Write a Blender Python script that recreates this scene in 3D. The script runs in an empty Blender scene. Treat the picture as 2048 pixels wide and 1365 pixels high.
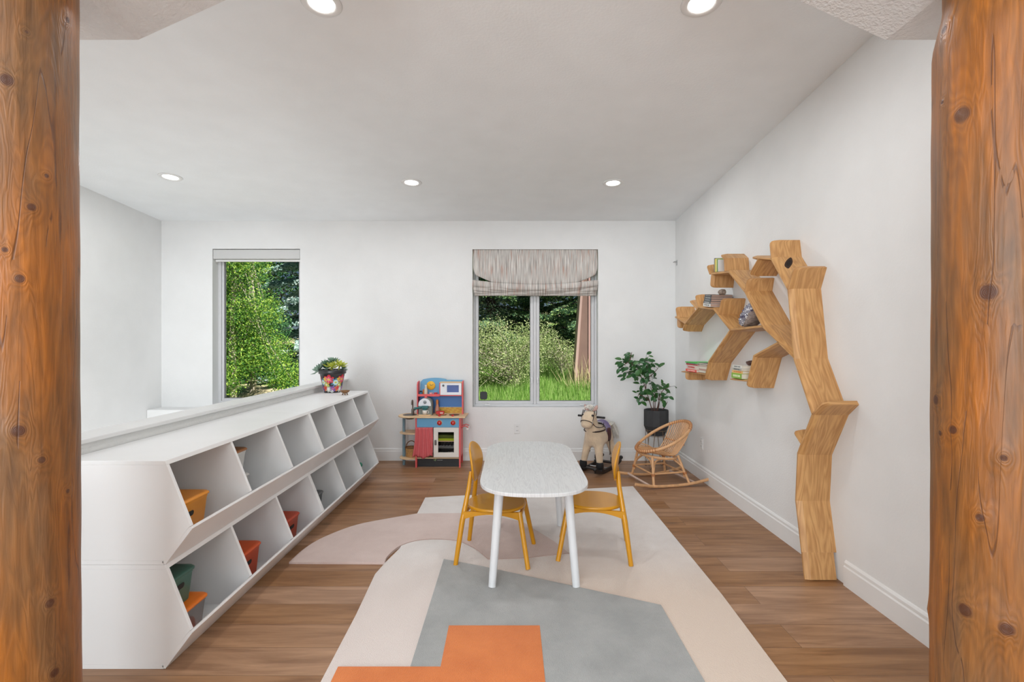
import bpy, bmesh, math, random
import numpy as np
from mathutils import Vector, Matrix
R = math.radians
sc = bpy.context.scene
COL = sc.collection

# ---------------------------------------------------------------- camera
F = 1000.0          # focal length in pixels of a 2048 px wide frame
cam_d = bpy.data.cameras.new('camera')
cam_d.sensor_fit = 'HORIZONTAL'; cam_d.sensor_width = 36.0
cam_d.lens = 36.0 * F / 2048.0
cam_d.clip_start = 0.05; cam_d.clip_end = 300
cam = bpy.data.objects.new('camera', cam_d); COL.objects.link(cam)
cam.location = (0, 0, 1.4); cam.rotation_euler = (R(90), 0, 0)
sc.camera = cam
# ---------------------------------------------------------------- colour management
sc.view_settings.view_transform = 'Standard'; sc.view_settings.look = 'None'
sc.view_settings.gamma = 1.0; sc.view_settings.use_curve_mapping = False
sc.view_settings.exposure = 0.0
# ---------------------------------------------------------------- sky and sun
w = bpy.data.worlds.new('sky'); sc.world = w; w.use_nodes = True
wn = w.node_tree; wn.nodes.clear()
wo = wn.nodes.new('ShaderNodeOutputWorld'); wb = wn.nodes.new('ShaderNodeBackground')
ws = wn.nodes.new('ShaderNodeTexSky'); ws.sky_type = 'HOSEK_WILKIE'
ws.sun_direction = Vector((0.55, -0.38, 0.78)).normalized(); ws.turbidity = 2.6
wb.inputs[1].default_value = 1.0
wn.links.new(ws.outputs[0], wb.inputs[0]); wn.links.new(wb.outputs[0], wo.inputs[0])
sun_d = bpy.data.lights.new('sun', 'SUN'); sun_d.energy = 9; sun_d.angle = R(0.6); sun_d.color = (1, .95, .86)
sun = bpy.data.objects.new('sun', sun_d); COL.objects.link(sun)
sun.rotation_euler = Vector((0.55, -0.38, 0.78)).to_track_quat('Z', 'Y').to_euler()

def area(name, loc, rot, sx, sy, energy, color=(1, 1, 1), shape='RECTANGLE'):
    l = bpy.data.lights.new(name, 'AREA'); l.energy = energy; l.shape = shape
    l.size = sx; l.size_y = sy; l.color = color
    o = bpy.data.objects.new(name, l); COL.objects.link(o); o.location = loc; o.rotation_euler = rot
    return o
# fill lights added out of view, behind the camera and down in the stairwell
area('added_fill_back', (-1.9, -4.85, 1.9), (R(90), 0, 0), 3.6, 2.6, 318, (.88, .95, 1.0))  # added area light behind the camera, stands in for daylight
area('added_fill_stairwell', (-3.1, 3.6, -.95), (R(180), 0, 0), 1.4, 3.2, 33, (.95, .98, 1.0))  # added unseen uplight, brightens the ceiling and walls on the left
area('added_fill_overhead', (-.8, -1.6, 3.5), (0, 0, 0), 4.5, 2.5, 70, (.90, .96, 1.0))  # added overhead fill in the unseen room, no known fixture

# ---------------------------------------------------------------- room numbers (metres)
XR, XL, YB = 1.914, -4.11, 5.86            # right wall, left wall, back wall
CZ0, CSL = 2.81, 0.0655                    # ceiling height at the back wall, rise towards the camera
YH = 1.9                                   # far face of the header over the log posts
def ceil_z(y): return CZ0 + CSL * (YB - y)

# ---------------------------------------------------------------- object helpers
def tag(o, label=None, cat=None, group=None, kind=None):
    if label: o['label'] = label
    if cat: o['category'] = cat
    if group: o['group'] = group
    if kind: o['kind'] = kind
    return o
def thing(name, label, cat, loc=(0, 0, 0), rz=0, group=None):
    o = bpy.data.objects.new(name, None); COL.objects.link(o)
    o.empty_display_size = 0.1; o.location = loc; o.rotation_euler = (0, 0, rz)
    return tag(o, label, cat, group)
def copy_tree(o, parent=None):
    c = o.copy(); COL.objects.link(c)
    if parent is not None: c.parent = parent
    for ch in list(o.children): copy_tree(ch, c)
    return c
def rot(ax, ang): return Matrix.Rotation(ang, 4, ax)
def T(x, y, z): return Matrix.Translation((x, y, z))

class MB:
    """collects shapes; build() links them as ONE mesh object"""
    def __init__(s): s.v = []; s.f = []; s.m = []; s.uv = []; s.sm = []
    def add(s, verts, faces, mi=0, M=None, smooth=False, uvs=None):
        b = len(s.v)
        if M is not None: verts = [tuple(M @ Vector(p)) for p in verts]
        s.v.extend([tuple(p) for p in verts])
        for k, f in enumerate(faces):
            s.f.append([b + i for i in f]); s.m.append(mi); s.sm.append(smooth)
            s.uv.append(uvs[k] if uvs else None)
        return s
    def box(s, x0, x1, y0, y1, z0, z1, mi=0, M=None):
        v = [(x0,y0,z0),(x1,y0,z0),(x1,y1,z0),(x0,y1,z0),(x0,y0,z1),(x1,y0,z1),(x1,y1,z1),(x0,y1,z1)]
        f = [(0,3,2,1),(4,5,6,7),(0,1,5,4),(1,2,6,5),(2,3,7,6),(3,0,4,7)]
        return s.add(v, f, mi, M)
    def cbox(s, c, sz, mi=0, M=None, taper=1.0):
        a, b, c2 = sz[0]/2, sz[1]/2, sz[2]/2; t = taper
        v = [(-a*t,-b*t,-c2),(a*t,-b*t,-c2),(a*t,b*t,-c2),(-a*t,b*t,-c2),(-a,-b,c2),(a,-b,c2),(a,b,c2),(-a,b,c2)]
        f = [(0,3,2,1),(4,5,6,7),(0,1,5,4),(1,2,6,5),(2,3,7,6),(3,0,4,7)]
        MM = T(*c) if M is None else T(*c) @ M
        return s.add(v, f, mi, MM)
    def prism(s, poly, z0, z1, mi=0, M=None, mi_side=None, smooth_side=False):
        """polygon in xy extruded in z"""
        n = len(poly)
        a = sum(poly[i][0]*poly[(i+1)%n][1]-poly[(i+1)%n][0]*poly[i][1] for i in range(n))
        if a < 0: poly = poly[::-1]
        v = [(p[0], p[1], z0) for p in poly] + [(p[0], p[1], z1) for p in poly]
        s.add(v, [tuple(range(n))[::-1], tuple(range(n, 2*n))], mi, M)
        return s.add(v, [(i, (i+1)%n, n+(i+1)%n, n+i) for i in range(n)], mi if mi_side is None else mi_side, M, smooth_side)
    def lathe(s, prof, seg=24, mi=0, M=None, smooth=True, cap=True):
        v = []; f = []; k = len(prof)
        for j in range(seg):
            a = 2*math.pi*j/seg
            for r, z in prof: v.append((r*math.cos(a), r*math.sin(a), z))
        for j in range(seg):
            j2 = (j+1) % seg
            for i in range(k-1):
                f.append((j*k+i, j2*k+i, j2*k+i+1, j*k+i+1))
        s.add(v, f, mi, M, smooth)
        if cap:
            for idx in (0, k-1):
                if prof[idx][0] > 1e-5:
                    ring = [(prof[idx][0]*math.cos(2*math.pi*j/seg), prof[idx][0]*math.sin(2*math.pi*j/seg), prof[idx][1]) for j in range(seg)]
                    o = tuple(range(seg)); s.add(ring, [o if idx else o[::-1]], mi, M)
        return s
    def tube(s, pts, rad, seg=8, mi=0, M=None, closed=False, flat=1.0, cap=True, smooth=True):
        P = [Vector(p) for p in pts]; n = len(P)
        rr = rad if isinstance(rad, (list, tuple)) else [rad]*n
        v = []; f = []; up = None
        for i in range(n):
            if closed: t = P[(i+1)%n]-P[i-1]
            else: t = P[min(i+1,n-1)]-P[max(i-1,0)]
            t.normalize()
            if up is None:
                up = Vector((0,0,1)) if abs(t.z) < .9 else Vector((1,0,0))
            a = up - t*up.dot(t)
            if a.length < 1e-4: a = t.orthogonal()
            a.normalize(); b = t.cross(a); up = a
            for j in range(seg):
                q = 2*math.pi*j/seg
                v.append(tuple(P[i] + a*(math.cos(q)*rr[i]*flat) + b*(math.sin(q)*rr[i])))
        m = n if closed else n-1
        for i in range(m):
            i2 = (i+1) % n
            for j in range(seg):
                j2 = (j+1) % seg
                f.append((i*seg+j, i*seg+j2, i2*seg+j2, i2*seg+j))
        s.add(v, f, mi, M, smooth)
        if cap and not closed:
            s.add(v[:seg], [tuple(range(seg))[::-1]], mi, M); s.add(v[-seg:], [tuple(range(seg))], mi, M)
        return s
    def loft(s, rings, mi=0, M=None, smooth=True, cap=True):
        n = len(rings[0]); v = [p for r in rings for p in r]; f = []
        for i in range(len(rings)-1):
            for j in range(n):
                j2 = (j+1) % n
                f.append((i*n+j, i*n+j2, (i+1)*n+j2, (i+1)*n+j))
        s.add(v, f, mi, M, smooth)
        if cap: s.add(rings[0], [tuple(range(n))[::-1]], mi, M); s.add(rings[-1], [tuple(range(n))], mi, M)
        return s
    def ball(s, c, r, mi=0, seg=14, M=None):
        if not isinstance(r, (tuple, list)): r = (r, r, r)
        k = seg//2
        prof = [(math.sin(math.pi*i/k), -math.cos(math.pi*i/k)) for i in range(k+1)]
        MM = T(*c) @ Matrix.Diagonal((r[0], r[1], r[2], 1))
        if M is not None: MM = M @ MM
        return s.lathe(prof, seg, mi, MM, True, False)
    def build(s, name, mats, parent=None, bevel=0, seg=2, kind=None, label=None, loc=None, subsurf=0, weld=False):
        me = bpy.data.meshes.new(name)
        me.from_pydata(s.v, [], s.f)
        if not isinstance(mats, (list, tuple)): mats = [mats]
        for m in mats: me.materials.append(m)
        me.polygons.foreach_set('material_index', s.m)
        me.polygons.foreach_set('use_smooth', s.sm)
        if any(u is not None for u in s.uv):
            ul = me.uv_layers.new(name='UVMap')
            li = 0
            for f, u in zip(s.f, s.uv):
                for k in range(len(f)):
                    if u is not None: ul.data[li].uv = u[k]
                    li += 1
        me.validate(); me.update()
        o = bpy.data.objects.new(name, me); COL.objects.link(o)
        if parent is not None: o.parent = parent
        if loc is not None: o.location = loc
        if bevel:
            wm = o.modifiers.new('weld', 'WELD'); wm.merge_threshold = 1e-5
            b = o.modifiers.new('bevel', 'BEVEL'); b.width = bevel; b.segments = seg; b.limit_method = 'ANGLE'; b.angle_limit = R(35)
        if subsurf:
            u = o.modifiers.new('sub', 'SUBSURF'); u.levels = subsurf; u.render_levels = subsurf
        if kind: o['kind'] = kind
        if label: o['label'] = label
        return o
def struct(name, mb, mats, **k):
    o = mb.build(name, mats, **k); o['kind'] = 'structure'; return o

# ---------------------------------------------------------------- materials
def nt(name):
    m = bpy.data.materials.new(name); m.use_nodes = True
    n = m.node_tree; b = n.nodes['Principled BSDF']; return m, n, b
def N(n, t, **k):
    x = n.nodes.new(t)
    for a, v in k.items(): setattr(x, a, v)
    return x
def plain(name, col, rough=.5, metal=0, spec=.5, bump=0, bscale=60, var=0, vscale=4, coat=0, sheen=0, trans=0, sss=0):
    m, n, b = nt(name)
    b.inputs['Base Color'].default_value = (*col, 1); b.inputs['Roughness'].default_value = rough
    b.inputs['Metallic'].default_value = metal; b.inputs['Specular IOR Level'].default_value = spec
    b.inputs['Coat Weight'].default_value = coat; b.inputs['Sheen Weight'].default_value = sheen
    b.inputs['Transmission Weight'].default_value = trans
    tc = N(n, 'ShaderNodeTexCoord')
    nz = N(n, 'ShaderNodeTexNoise'); nz.inputs['Scale'].default_value = vscale; nz.inputs['Detail'].default_value = 4
    n.links.new(tc.outputs['Object'], nz.inputs['Vector'])
    v = max(var, 0.02)
    cr = N(n, 'ShaderNodeValToRGB')
    cr.color_ramp.elements[0].position = .3; cr.color_ramp.elements[1].position = .7
    cr.color_ramp.elements[0].color = (*[c*(1-v) for c in col], 1)
    cr.color_ramp.elements[1].color = (*[min(1, c*(1+v)) for c in col], 1)
    n.links.new(nz.outputs[0], cr.inputs[0]); n.links.new(cr.outputs[0], b.inputs['Base Color'])
    if bump:
        nb = N(n, 'ShaderNodeTexNoise'); nb.inputs['Scale'].default_value = bscale; nb.inputs['Detail'].default_value = 3
        bp = N(n, 'ShaderNodeBump'); bp.inputs['Strength'].default_value = bump; bp.inputs['Distance'].default_value = .01
        n.links.new(tc.outputs['Object'], nb.inputs['Vector'])
        n.links.new(nb.outputs[0], bp.inputs['Height']); n.links.new(bp.outputs[0], b.inputs['Normal'])
    return m
def srgb(r, g, b):
    f = lambda c: (c/255/12.92 if c/255 <= .04045 else ((c/255+.055)/1.055)**2.4)
    return (f(r), f(g), f(b))
def wood(name, c1, c2, scale=(1, 14, 1), rough=.5, coords='UV', ring=6.0, bump=.08, coat=0, dark=None):
    """grain runs along the first axis of the coordinates"""
    m, n, b = nt(name); L = n.links.new
    tc = N(n, 'ShaderNodeTexCoord'); mp = N(n, 'ShaderNodeMapping'); mp.inputs['Scale'].default_value = scale
    L(tc.outputs[coords], mp.inputs['Vector'])
    oi = N(n, 'ShaderNodeObjectInfo'); ad = N(n, 'ShaderNodeVectorMath', operation='ADD')
    L(mp.outputs[0], ad.inputs[0]); L(oi.outputs['Random'], ad.inputs[1])
    n1 = N(n, 'ShaderNodeTexNoise'); n1.inputs['Scale'].default_value = 1.6; n1.inputs['Detail'].default_value = 2; n1.inputs['Distortion'].default_value = .5
    L(ad.outputs[0], n1.inputs['Vector'])
    mu = N(n, 'ShaderNodeMath', operation='MULTIPLY'); mu.inputs[1].default_value = ring; L(n1.outputs[0], mu.inputs[0])
    fr = N(n, 'ShaderNodeMath', operation='PINGPONG'); fr.inputs[1].default_value = .5; L(mu.outputs[0], fr.inputs[0])
    n2 = N(n, 'ShaderNodeTexNoise'); n2.inputs['Scale'].default_value = 9; n2.inputs['Detail'].default_value = 5
    L(ad.outputs[0], n2.inputs['Vector'])
    mx = N(n, 'ShaderNodeMath', operation='MULTIPLY_ADD'); mx.inputs[1].default_value = .9; L(fr.outputs[0], mx.inputs[0])
    m2 = N(n, 'ShaderNodeMath', operation='MULTIPLY'); m2.inputs[1].default_value = .75; L(n2.outputs[0], m2.inputs[0]); L(m2.outputs[0], mx.inputs[2])
    cr = N(n, 'ShaderNodeValToRGB'); e = cr.color_ramp.elements
    e[0].position = .1; e[0].color = (*c2, 1); e[1].position = .85; e[1].color = (*c1, 1)
    L(mx.outputs[0], cr.inputs[0]); L(cr.outputs[0], b.inputs['Base Color'])
    b.inputs['Roughness'].default_value = rough; b.inputs['Coat Weight'].default_value = coat; b.inputs['Coat Roughness'].default_value = .3
    bp = N(n, 'ShaderNodeBump'); bp.inputs['Strength'].default_value = bump; bp.inputs['Distance'].default_value = .004
    L(mx.outputs[0], bp.inputs['Height']); L(bp.outputs[0], b.inputs['Normal'])
    return m

M = {}
M['wall'] = plain('wall_paint', (.805, .807, .80), .85, bump=.12, bscale=90, var=.008)
M['ceil'] = plain('ceiling_paint', (.875, .90, .91), .9, bump=.12, bscale=70, var=.008)
M['stucco'] = plain('knockdown_plaster', (.76, .76, .755), .9, bump=.6, bscale=85, var=.03, vscale=20)
M['trim'] = plain('trim_paint', (.82, .82, .81), .45, var=.005)
M['winwhite'] = plain('window_frame_white', (.62, .62, .63), .4)
M['shelfwhite'] = plain('white_laminate', (.85, .85, .845), .42, var=.01, vscale=3)
M['cap'] = plain('cap_paint', (.76, .76, .75), .45)
M['capside'] = plain('rough_plaster', (.70, .70, .68), .8, bump=.5, bscale=60)
M['black'] = plain('black_plastic', (.012, .012, .014), .45)
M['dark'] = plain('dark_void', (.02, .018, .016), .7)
M['metal'] = plain('brushed_metal', (.5, .5, .5), .35, metal=1)
M['plastic'] = plain('white_plastic', (.78, .78, .77), .35)
M['slotdark'] = plain('slot_dark', (.04, .04, .04), .6)

def floor_mat():
    m, n, b = nt('oak_planks'); L = n.links.new
    tc = N(n, 'ShaderNodeTexCoord')
    br = N(n, 'ShaderNodeTexBrick'); br.offset = .37; br.offset_frequency = 2; br.squash = 1
    br.inputs['Scale'].default_value = 1; br.inputs['Brick Width'].default_value = 2.1; br.inputs['Row Height'].default_value = .19
    br.inputs['Mortar Size'].default_value = .0012; br.inputs['Mortar Smooth'].default_value = .3; br.inputs['Bias'].default_value = 0
    br.inputs['Color1'].default_value = (0, 0, 0, 1); br.inputs['Color2'].default_value = (1, 1, 1, 1); br.inputs['Mortar'].default_value = (.5, .5, .5, 1)
    L(tc.outputs['Object'], br.inputs['Vector'])
    mp = N(n, 'ShaderNodeMapping'); mp.inputs['Scale'].default_value = (.9, 9, 1); L(tc.outputs['Object'], mp.inputs['Vector'])
    # offset the grain per plank
    cm = N(n, 'ShaderNodeCombineXYZ'); mk = N(n, 'ShaderNodeMath', operation='MULTIPLY'); mk.inputs[1].default_value = 7.3
    L(br.outputs['Color'], mk.inputs[0]); L(mk.outputs[0], cm.inputs[0]); L(mk.outputs[0], cm.inputs[2])
    ad = N(n, 'ShaderNodeVectorMath', operation='ADD'); L(mp.outputs[0], ad.inputs[0]); L(cm.outputs[0], ad.inputs[1])
    g = N(n, 'ShaderNodeTexNoise'); g.inputs['Scale'].default_value = 2.2; g.inputs['Detail'].default_value = 7; g.inputs['Roughness'].default_value = .6; g.inputs['Distortion'].default_value = .6
    L(ad.outputs[0], g.inputs['Vector'])
    cr = N(n, 'ShaderNodeValToRGB'); e = cr.color_ramp.elements
    e[0].position = .32; e[0].color = (*srgb(132, 92, 60), 1); e[1].position = .72; e[1].color = (*srgb(182, 138, 100), 1)
    L(g.outputs[0], cr.inputs[0])
    hv = N(n, 'ShaderNodeHueSaturation'); L(cr.outputs[0], hv.inputs['Color'])
    mr = N(n, 'ShaderNodeMapRange'); mr.inputs['To Min'].default_value = .80; mr.inputs['To Max'].default_value = 1.12; L(br.outputs['Color'], mr.inputs[0]); L(mr.outputs[0], hv.inputs['Value'])
    mrs = N(n, 'ShaderNodeMapRange'); mrs.inputs['To Min'].default_value = 1.08; mrs.inputs['To Max'].default_value = .86; L(br.outputs['Color'], mrs.inputs[0]); L(mrs.outputs[0], hv.inputs['Saturation'])
    # small knots
    vo = N(n, 'ShaderNodeTexVoronoi'); vo.inputs['Scale'].default_value = 1.1; vo.inputs['Randomness'].default_value = 1
    mp2 = N(n, 'ShaderNodeMapping'); mp2.inputs['Scale'].default_value = (1, 2.2, 1); L(tc.outputs['Object'], mp2.inputs['Vector']); L(mp2.outputs[0], vo.inputs['Vector'])
    kr = N(n, 'ShaderNodeMapRange'); kr.inputs['From Min'].default_value = .02; kr.inputs['From Max'].default_value = .09; kr.inputs['To Min'].default_value = .55; kr.inputs['To Max'].default_value = 0
    L(vo.outputs['Distance'], kr.inputs[0])
    mk1 = N(n, 'ShaderNodeMix', data_type='RGBA'); mk1.inputs[7].default_value = (*srgb(80, 56, 42), 1)
    L(kr.outputs[0], mk1.inputs[0]); L(hv.outputs[0], mk1.inputs[6])
    mo = N(n, 'ShaderNodeMix', data_type='RGBA'); mo.inputs[7].default_value = (*srgb(70, 48, 34), 1)
    ms = N(n, 'ShaderNodeMath', operation='MULTIPLY'); ms.inputs[1].default_value = .7; L(br.outputs['Fac'], ms.inputs[0]); L(ms.outputs[0], mo.inputs[0]); L(mk1.outputs[2], mo.inputs[6])
    L(mo.outputs[2], b.inputs['Base Color'])
    b.inputs['Roughness'].default_value = .42
    bp = N(n, 'ShaderNodeBump'); bp.inputs['Strength'].default_value = .12; bp.inputs['Distance'].default_value = .003
    L(g.outputs[0], bp.inputs['Height']); L(bp.outputs[0], b.inputs['Normal'])
    return m
M['floor'] = floor_mat()

# ================================================================ SETTING
# floor of the play room and of the room behind the camera
mb = MB(); mb.box(-2.085, XR+.15, -5.0, YB+.15, -.12, 0)
mb.box(-4.26, -2.085, -5.0, 1.5, -.12, 0)
struct('floor', mb, M['floor'])
mb = MB(); mb.box(-4.26, -2.0, 1.3, YB+.15, -1.6, -1.45)
struct('floor_stairwell', mb, M['floor'])
def quad(mb, a, b, c, d, mi=0): mb.add([a, b, c, d], [(0, 1, 2, 3)], mi)
# ceiling slab, sloping up towards the camera
mb = MB()
za, zb = ceil_z(YB+.15), ceil_z(YH-.05)
mb.add([(XL-.15, YH-.05, zb), (XR+.15, YH-.05, zb), (XR+.15, YB+.15, za), (XL-.15, YB+.15, za),
        (XL-.15, YH-.05, 3.7), (XR+.15, YH-.05, 3.7), (XR+.15, YB+.15, 3.7), (XL-.15, YB+.15, 3.7)],
       [(0,1,2,3), (7,6,5,4), (0,4,5,1), (1,5,6,2), (2,6,7,3), (3,7,4,0)])
struct('ceiling', mb, M['ceil'])
mb = MB(); mb.box(XL-.15, XR+.15, -5.1, 1.25, 3.55, 3.7); struct('ceiling_great_room', mb, M['ceil'])
# header with shallow raised opening above the posts (underside rises to the middle)
mb = MB(); cx, cz = 1.42, 2.545
pf = [(XL-.15, cz), (-cx, cz), (-.25, cz+.455*(cx-.25)), (.25, cz+.455*(cx-.25)), (cx, cz), (XR+.15, cz), (XR+.15, 3.7), (XL-.15, 3.7)]
v = [(x, 1.2, z) for x, z in pf] + [(x, YH, z) for x, z in pf]; k = len(pf)
mb.add(v, [tuple(range(k)), tuple(range(k, 2*k))[::-1]] , 0)
mb.add(v, [(i, k+i, k+(i+1) % k, (i+1) % k) for i in range(k)], 0)
struct('wall_header', mb, M['stucco'])
# side walls
mb = MB(); mb.box(XR, XR+.15, -5.1, YB+.15, -.12, 3.6); struct('wall_right', mb, M['wall'])
mb = MB(); mb.box(XL-.15, XL, -5.1, YB+.15, -1.6, 3.6); struct('wall_left', mb, M['wall'])
# back wall with the two window openings
WIN1 = (-3.511, -2.485, .65, 2.481); WIN2 = (-.463, 1.008, .623, 2.476)
def wall_with_holes(mb, x0, x1, z0, z1, y0, y1, holes):
    xs = sorted({x0, x1, *[h[0] for h in holes], *[h[1] for h in holes]})
    zs = sorted({z0, z1, *[h[2] for h in holes], *[h[3] for h in holes]})
    for i in range(len(xs)-1):
        col = []
        for j in range(len(zs)-1):
            mxx, mz = (xs[i]+xs[i+1])/2, (zs[j]+zs[j+1])/2
            if any(h[0] < mxx < h[1] and h[2] < mz < h[3] for h in holes): continue
            if col and abs(col[-1][1]-zs[j]) < 1e-6: col[-1][1] = zs[j+1]
            else: col.append([zs[j], zs[j+1]])
        for a, c in col: mb.box(xs[i], xs[i+1], y0, y1, a, c)
mb = MB(); wall_with_holes(mb, XL-.15, XR+.15, -1.6, 3.3, YB, YB+.2, [WIN1, WIN2])
struct('wall_back', mb, M['wall'])
mb = MB(); wall_with_holes(mb, XL-.15, XR+.15, -.12, 3.6, -5.1, -4.95, [(-3.75, -.05, .55, 3.25)])
struct('wall_front', mb, M['wall'])
# half-height wall beside the stairs with its cap, and the ledge under the stair window
mb = MB(); mb.box(-2.075, -1.934, 1.3, YB, -1.6, .937); struct('wall_half_height', mb, M['capside'])
mb = MB(); mb.box(-2.088, -1.920, 1.3, YB, .937, .959); struct('trim_1', mb, M['cap'], bevel=.004)
mb = MB(); mb.box(XL, -2.075, YB-.24, YB, -1.6, .627); struct('wall_stair_ledge', mb, M['wall'], bevel=.012)
mb = MB(); mb.box(XL, -2.075, 1.2, 1.3, -1.6, 0); struct('wall_stair_near', mb, M['wall'])
# baseboards with a stepped top
def baseboard(name, p0, p1, inward):
    d = Vector((p1[0]-p0[0], p1[1]-p0[1], 0)); n = Vector((inward[0], inward[1], 0))
    prof = [(0, 0), (.016, 0), (.016, .108), (.011, .116), (.011, .132), (.005, .142), (0, .145)]
    v = [Vector((p0[0], p0[1], 0)) + n*a + Vector((0, 0, b)) for a, b in prof] + [Vector((p1[0], p1[1], 0)) + n*a + Vector((0, 0, b)) for a, b in prof]
    k = len(prof); mb = MB(); mb.add(v, [(i, (i+1) % k, k+(i+1) % k, k+i) for i in range(k)] + [tuple(range(k))[::-1], tuple(range(k, 2*k))])
    return struct(name, mb, M['trim'])
baseboard('baseboard_back', (-1.934, YB), (XR, YB), (0, -1))
baseboard('baseboard_right', (XR, YB-.016), (XR, 3.035), (-1, 0))
baseboard('baseboard_right_near', (XR, 2.865), (XR, -4.9), (-1, 0))

# ---------------------------------------------------------------- windows
M['glass'], n_, b_ = nt('window_glass')
n_.nodes.remove(b_)
lp = N(n_, 'ShaderNodeBsdfTransparent'); gl = N(n_, 'ShaderNodeBsdfGlossy'); gl.inputs['Roughness'].default_value = .02
ms = N(n_, 'ShaderNodeMixShader'); ms.inputs[0].default_value = .0006
n_.links.new(lp.outputs[0], ms.inputs[1]); n_.links.new(gl.outputs[0], ms.inputs[2]); n_.links.new(ms.outputs[0], n_.nodes['Material Output'].inputs[0])
M['gasket'] = plain('window_gasket', (.16, .16, .17), .6)

def ring_xz(mb, x0, x1, z0, z1, w, y0, y1, mi=0):
    mb.box(x0, x0+w, y0, y1, z0, z1, mi); mb.box(x1-w, x1, y0, y1, z0, z1, mi)
    mb.box(x0+w, x1-w, y0, y1, z0, z0+w, mi); mb.box(x0+w, x1-w, y0, y1, z1-w, z1, mi)
YW = YB+.115
# stair window: one fixed pane
root = bpy.data.objects.new('window_1', None); COL.objects.link(root); root.location = ((WIN1[0]+WIN1[1])/2, YW, WIN1[2]); root['kind'] = 'structure'
ox, oy, oz = root.location
mb = MB(); ring_xz(mb, WIN1[0]-ox, WIN1[1]-ox, 0, WIN1[3]-oz, .035, 0, .07); mb.build('window_frame', M['winwhite'], root, bevel=.003)
mb = MB(); ring_xz(mb, WIN1[0]-ox+.036, WIN1[1]-ox-.036, .036, WIN1[3]-oz-.036, .028, .012, .06); sash = mb.build('sash', M['winwhite'], root, bevel=.003)
mb = MB(); ring_xz(mb, WIN1[0]-ox+.066, WIN1[1]-ox-.066, .066, WIN1[3]-oz-.066, .006, .022, .03); mb.build('gasket', M['gasket'], sash)
mb = MB(); mb.box(WIN1[0]-ox+.066, WIN1[1]-ox-.066, .035, .039, .066, WIN1[3]-oz-.066); mb.build('window_pane', M['glass'], sash)
# play-room window: two casement sashes with a wide mullion
root = bpy.data.objects.new('window_2', None); COL.objects.link(root); root.location = ((WIN2[0]+WIN2[1])/2, YW, WIN2[2]); root['kind'] = 'structure'
ox, oy, oz = root.location; hw = (WIN2[1]-WIN2[0])/2; H2 = WIN2[3]-WIN2[2]
mb = MB(); ring_xz(mb, -hw, hw, 0, H2, .022, 0, .07); mb.box(-.016, .016, -.004, .07, .022, H2-.022); mb.build('window_frame', M['winwhite'], root, bevel=.003)
for s in (-1, 1):
    a, c = (-hw+.024, -.017) if s < 0 else (.017, hw-.024)
    mb = MB(); ring_xz(mb, a, c, .023, H2-.023, .036 , .008, .055); sh = mb.build('sash', M['winwhite'], root, bevel=.003)
    mb = MB(); ring_xz(mb, a+.037, c-.037, .060, H2-.060, .005, .022, .03); mb.build('gasket', M['gasket'], sh)
    mb = MB(); mb.box(a+.037, c-.037, .035, .039, .060, H2-.060); mb.build('window_pane', M['glass'], sh)
    # crank at the bottom and the lock lever on the middle stile
    mb = MB(); kx = -hw+.17 if s < 0 else hw-.17
    mb.box(kx-.03, kx+.03, -.018, .006, .012, .024); mb.tube([(kx, -.015, .024), (kx+.01, -.022, .034), (kx-.055*s*-1, -.02, .030)], .005, 6); mb.ball((kx+.055*s, -.02, .030), .008, 0, 8)
    mb.build('window_crank', M['plastic'], root)
    mb = MB(); lx = s*.034
    mb.box(lx-.006, lx+.006, -.004, .008, .27, .34); mb.box(lx-.004, lx+.004, -.016, -.003, .30, .345); mb.build('lock_lever', M['metal'], root)
# small dark sensor on the glass of the play-room window
mb = MB(); pr = [(.043*math.copysign(abs(math.cos(t))**.45, math.cos(t)), .048*math.copysign(abs(math.sin(t))**.45, math.sin(t))) for t in [2*math.pi*i/32 for i in range(32)]]
mb.prism(pr, 0, .012, M=rot('X', R(90)))
o = mb.build('window_sensor', M['black'], None, bevel=.003, loc=(-.340, YW+.0345, .745))
tag(o, 'small black rounded-square sensor stuck low on the left glass pane of the double window', 'sensor')

# roller shade cassette over the stair window
t = thing('roller_shade', 'white roller shade rolled up in its cassette at the top of the narrow stair window', 'window shade', ((WIN1[0]+WIN1[1])/2, YB+.05, 2.345))
mb = MB(); mb.box(-.508, .508, -.045, .045, .02, .128); mb.build('cassette', plain('shade_cassette', (.60, .60, .59), .5), t, bevel=.004)
mb = MB(); mb.box(-.500, .500, -.012, .012, -.008, .016); mb.build('bottom_rail', M['plastic'], t, bevel=.004)

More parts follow.
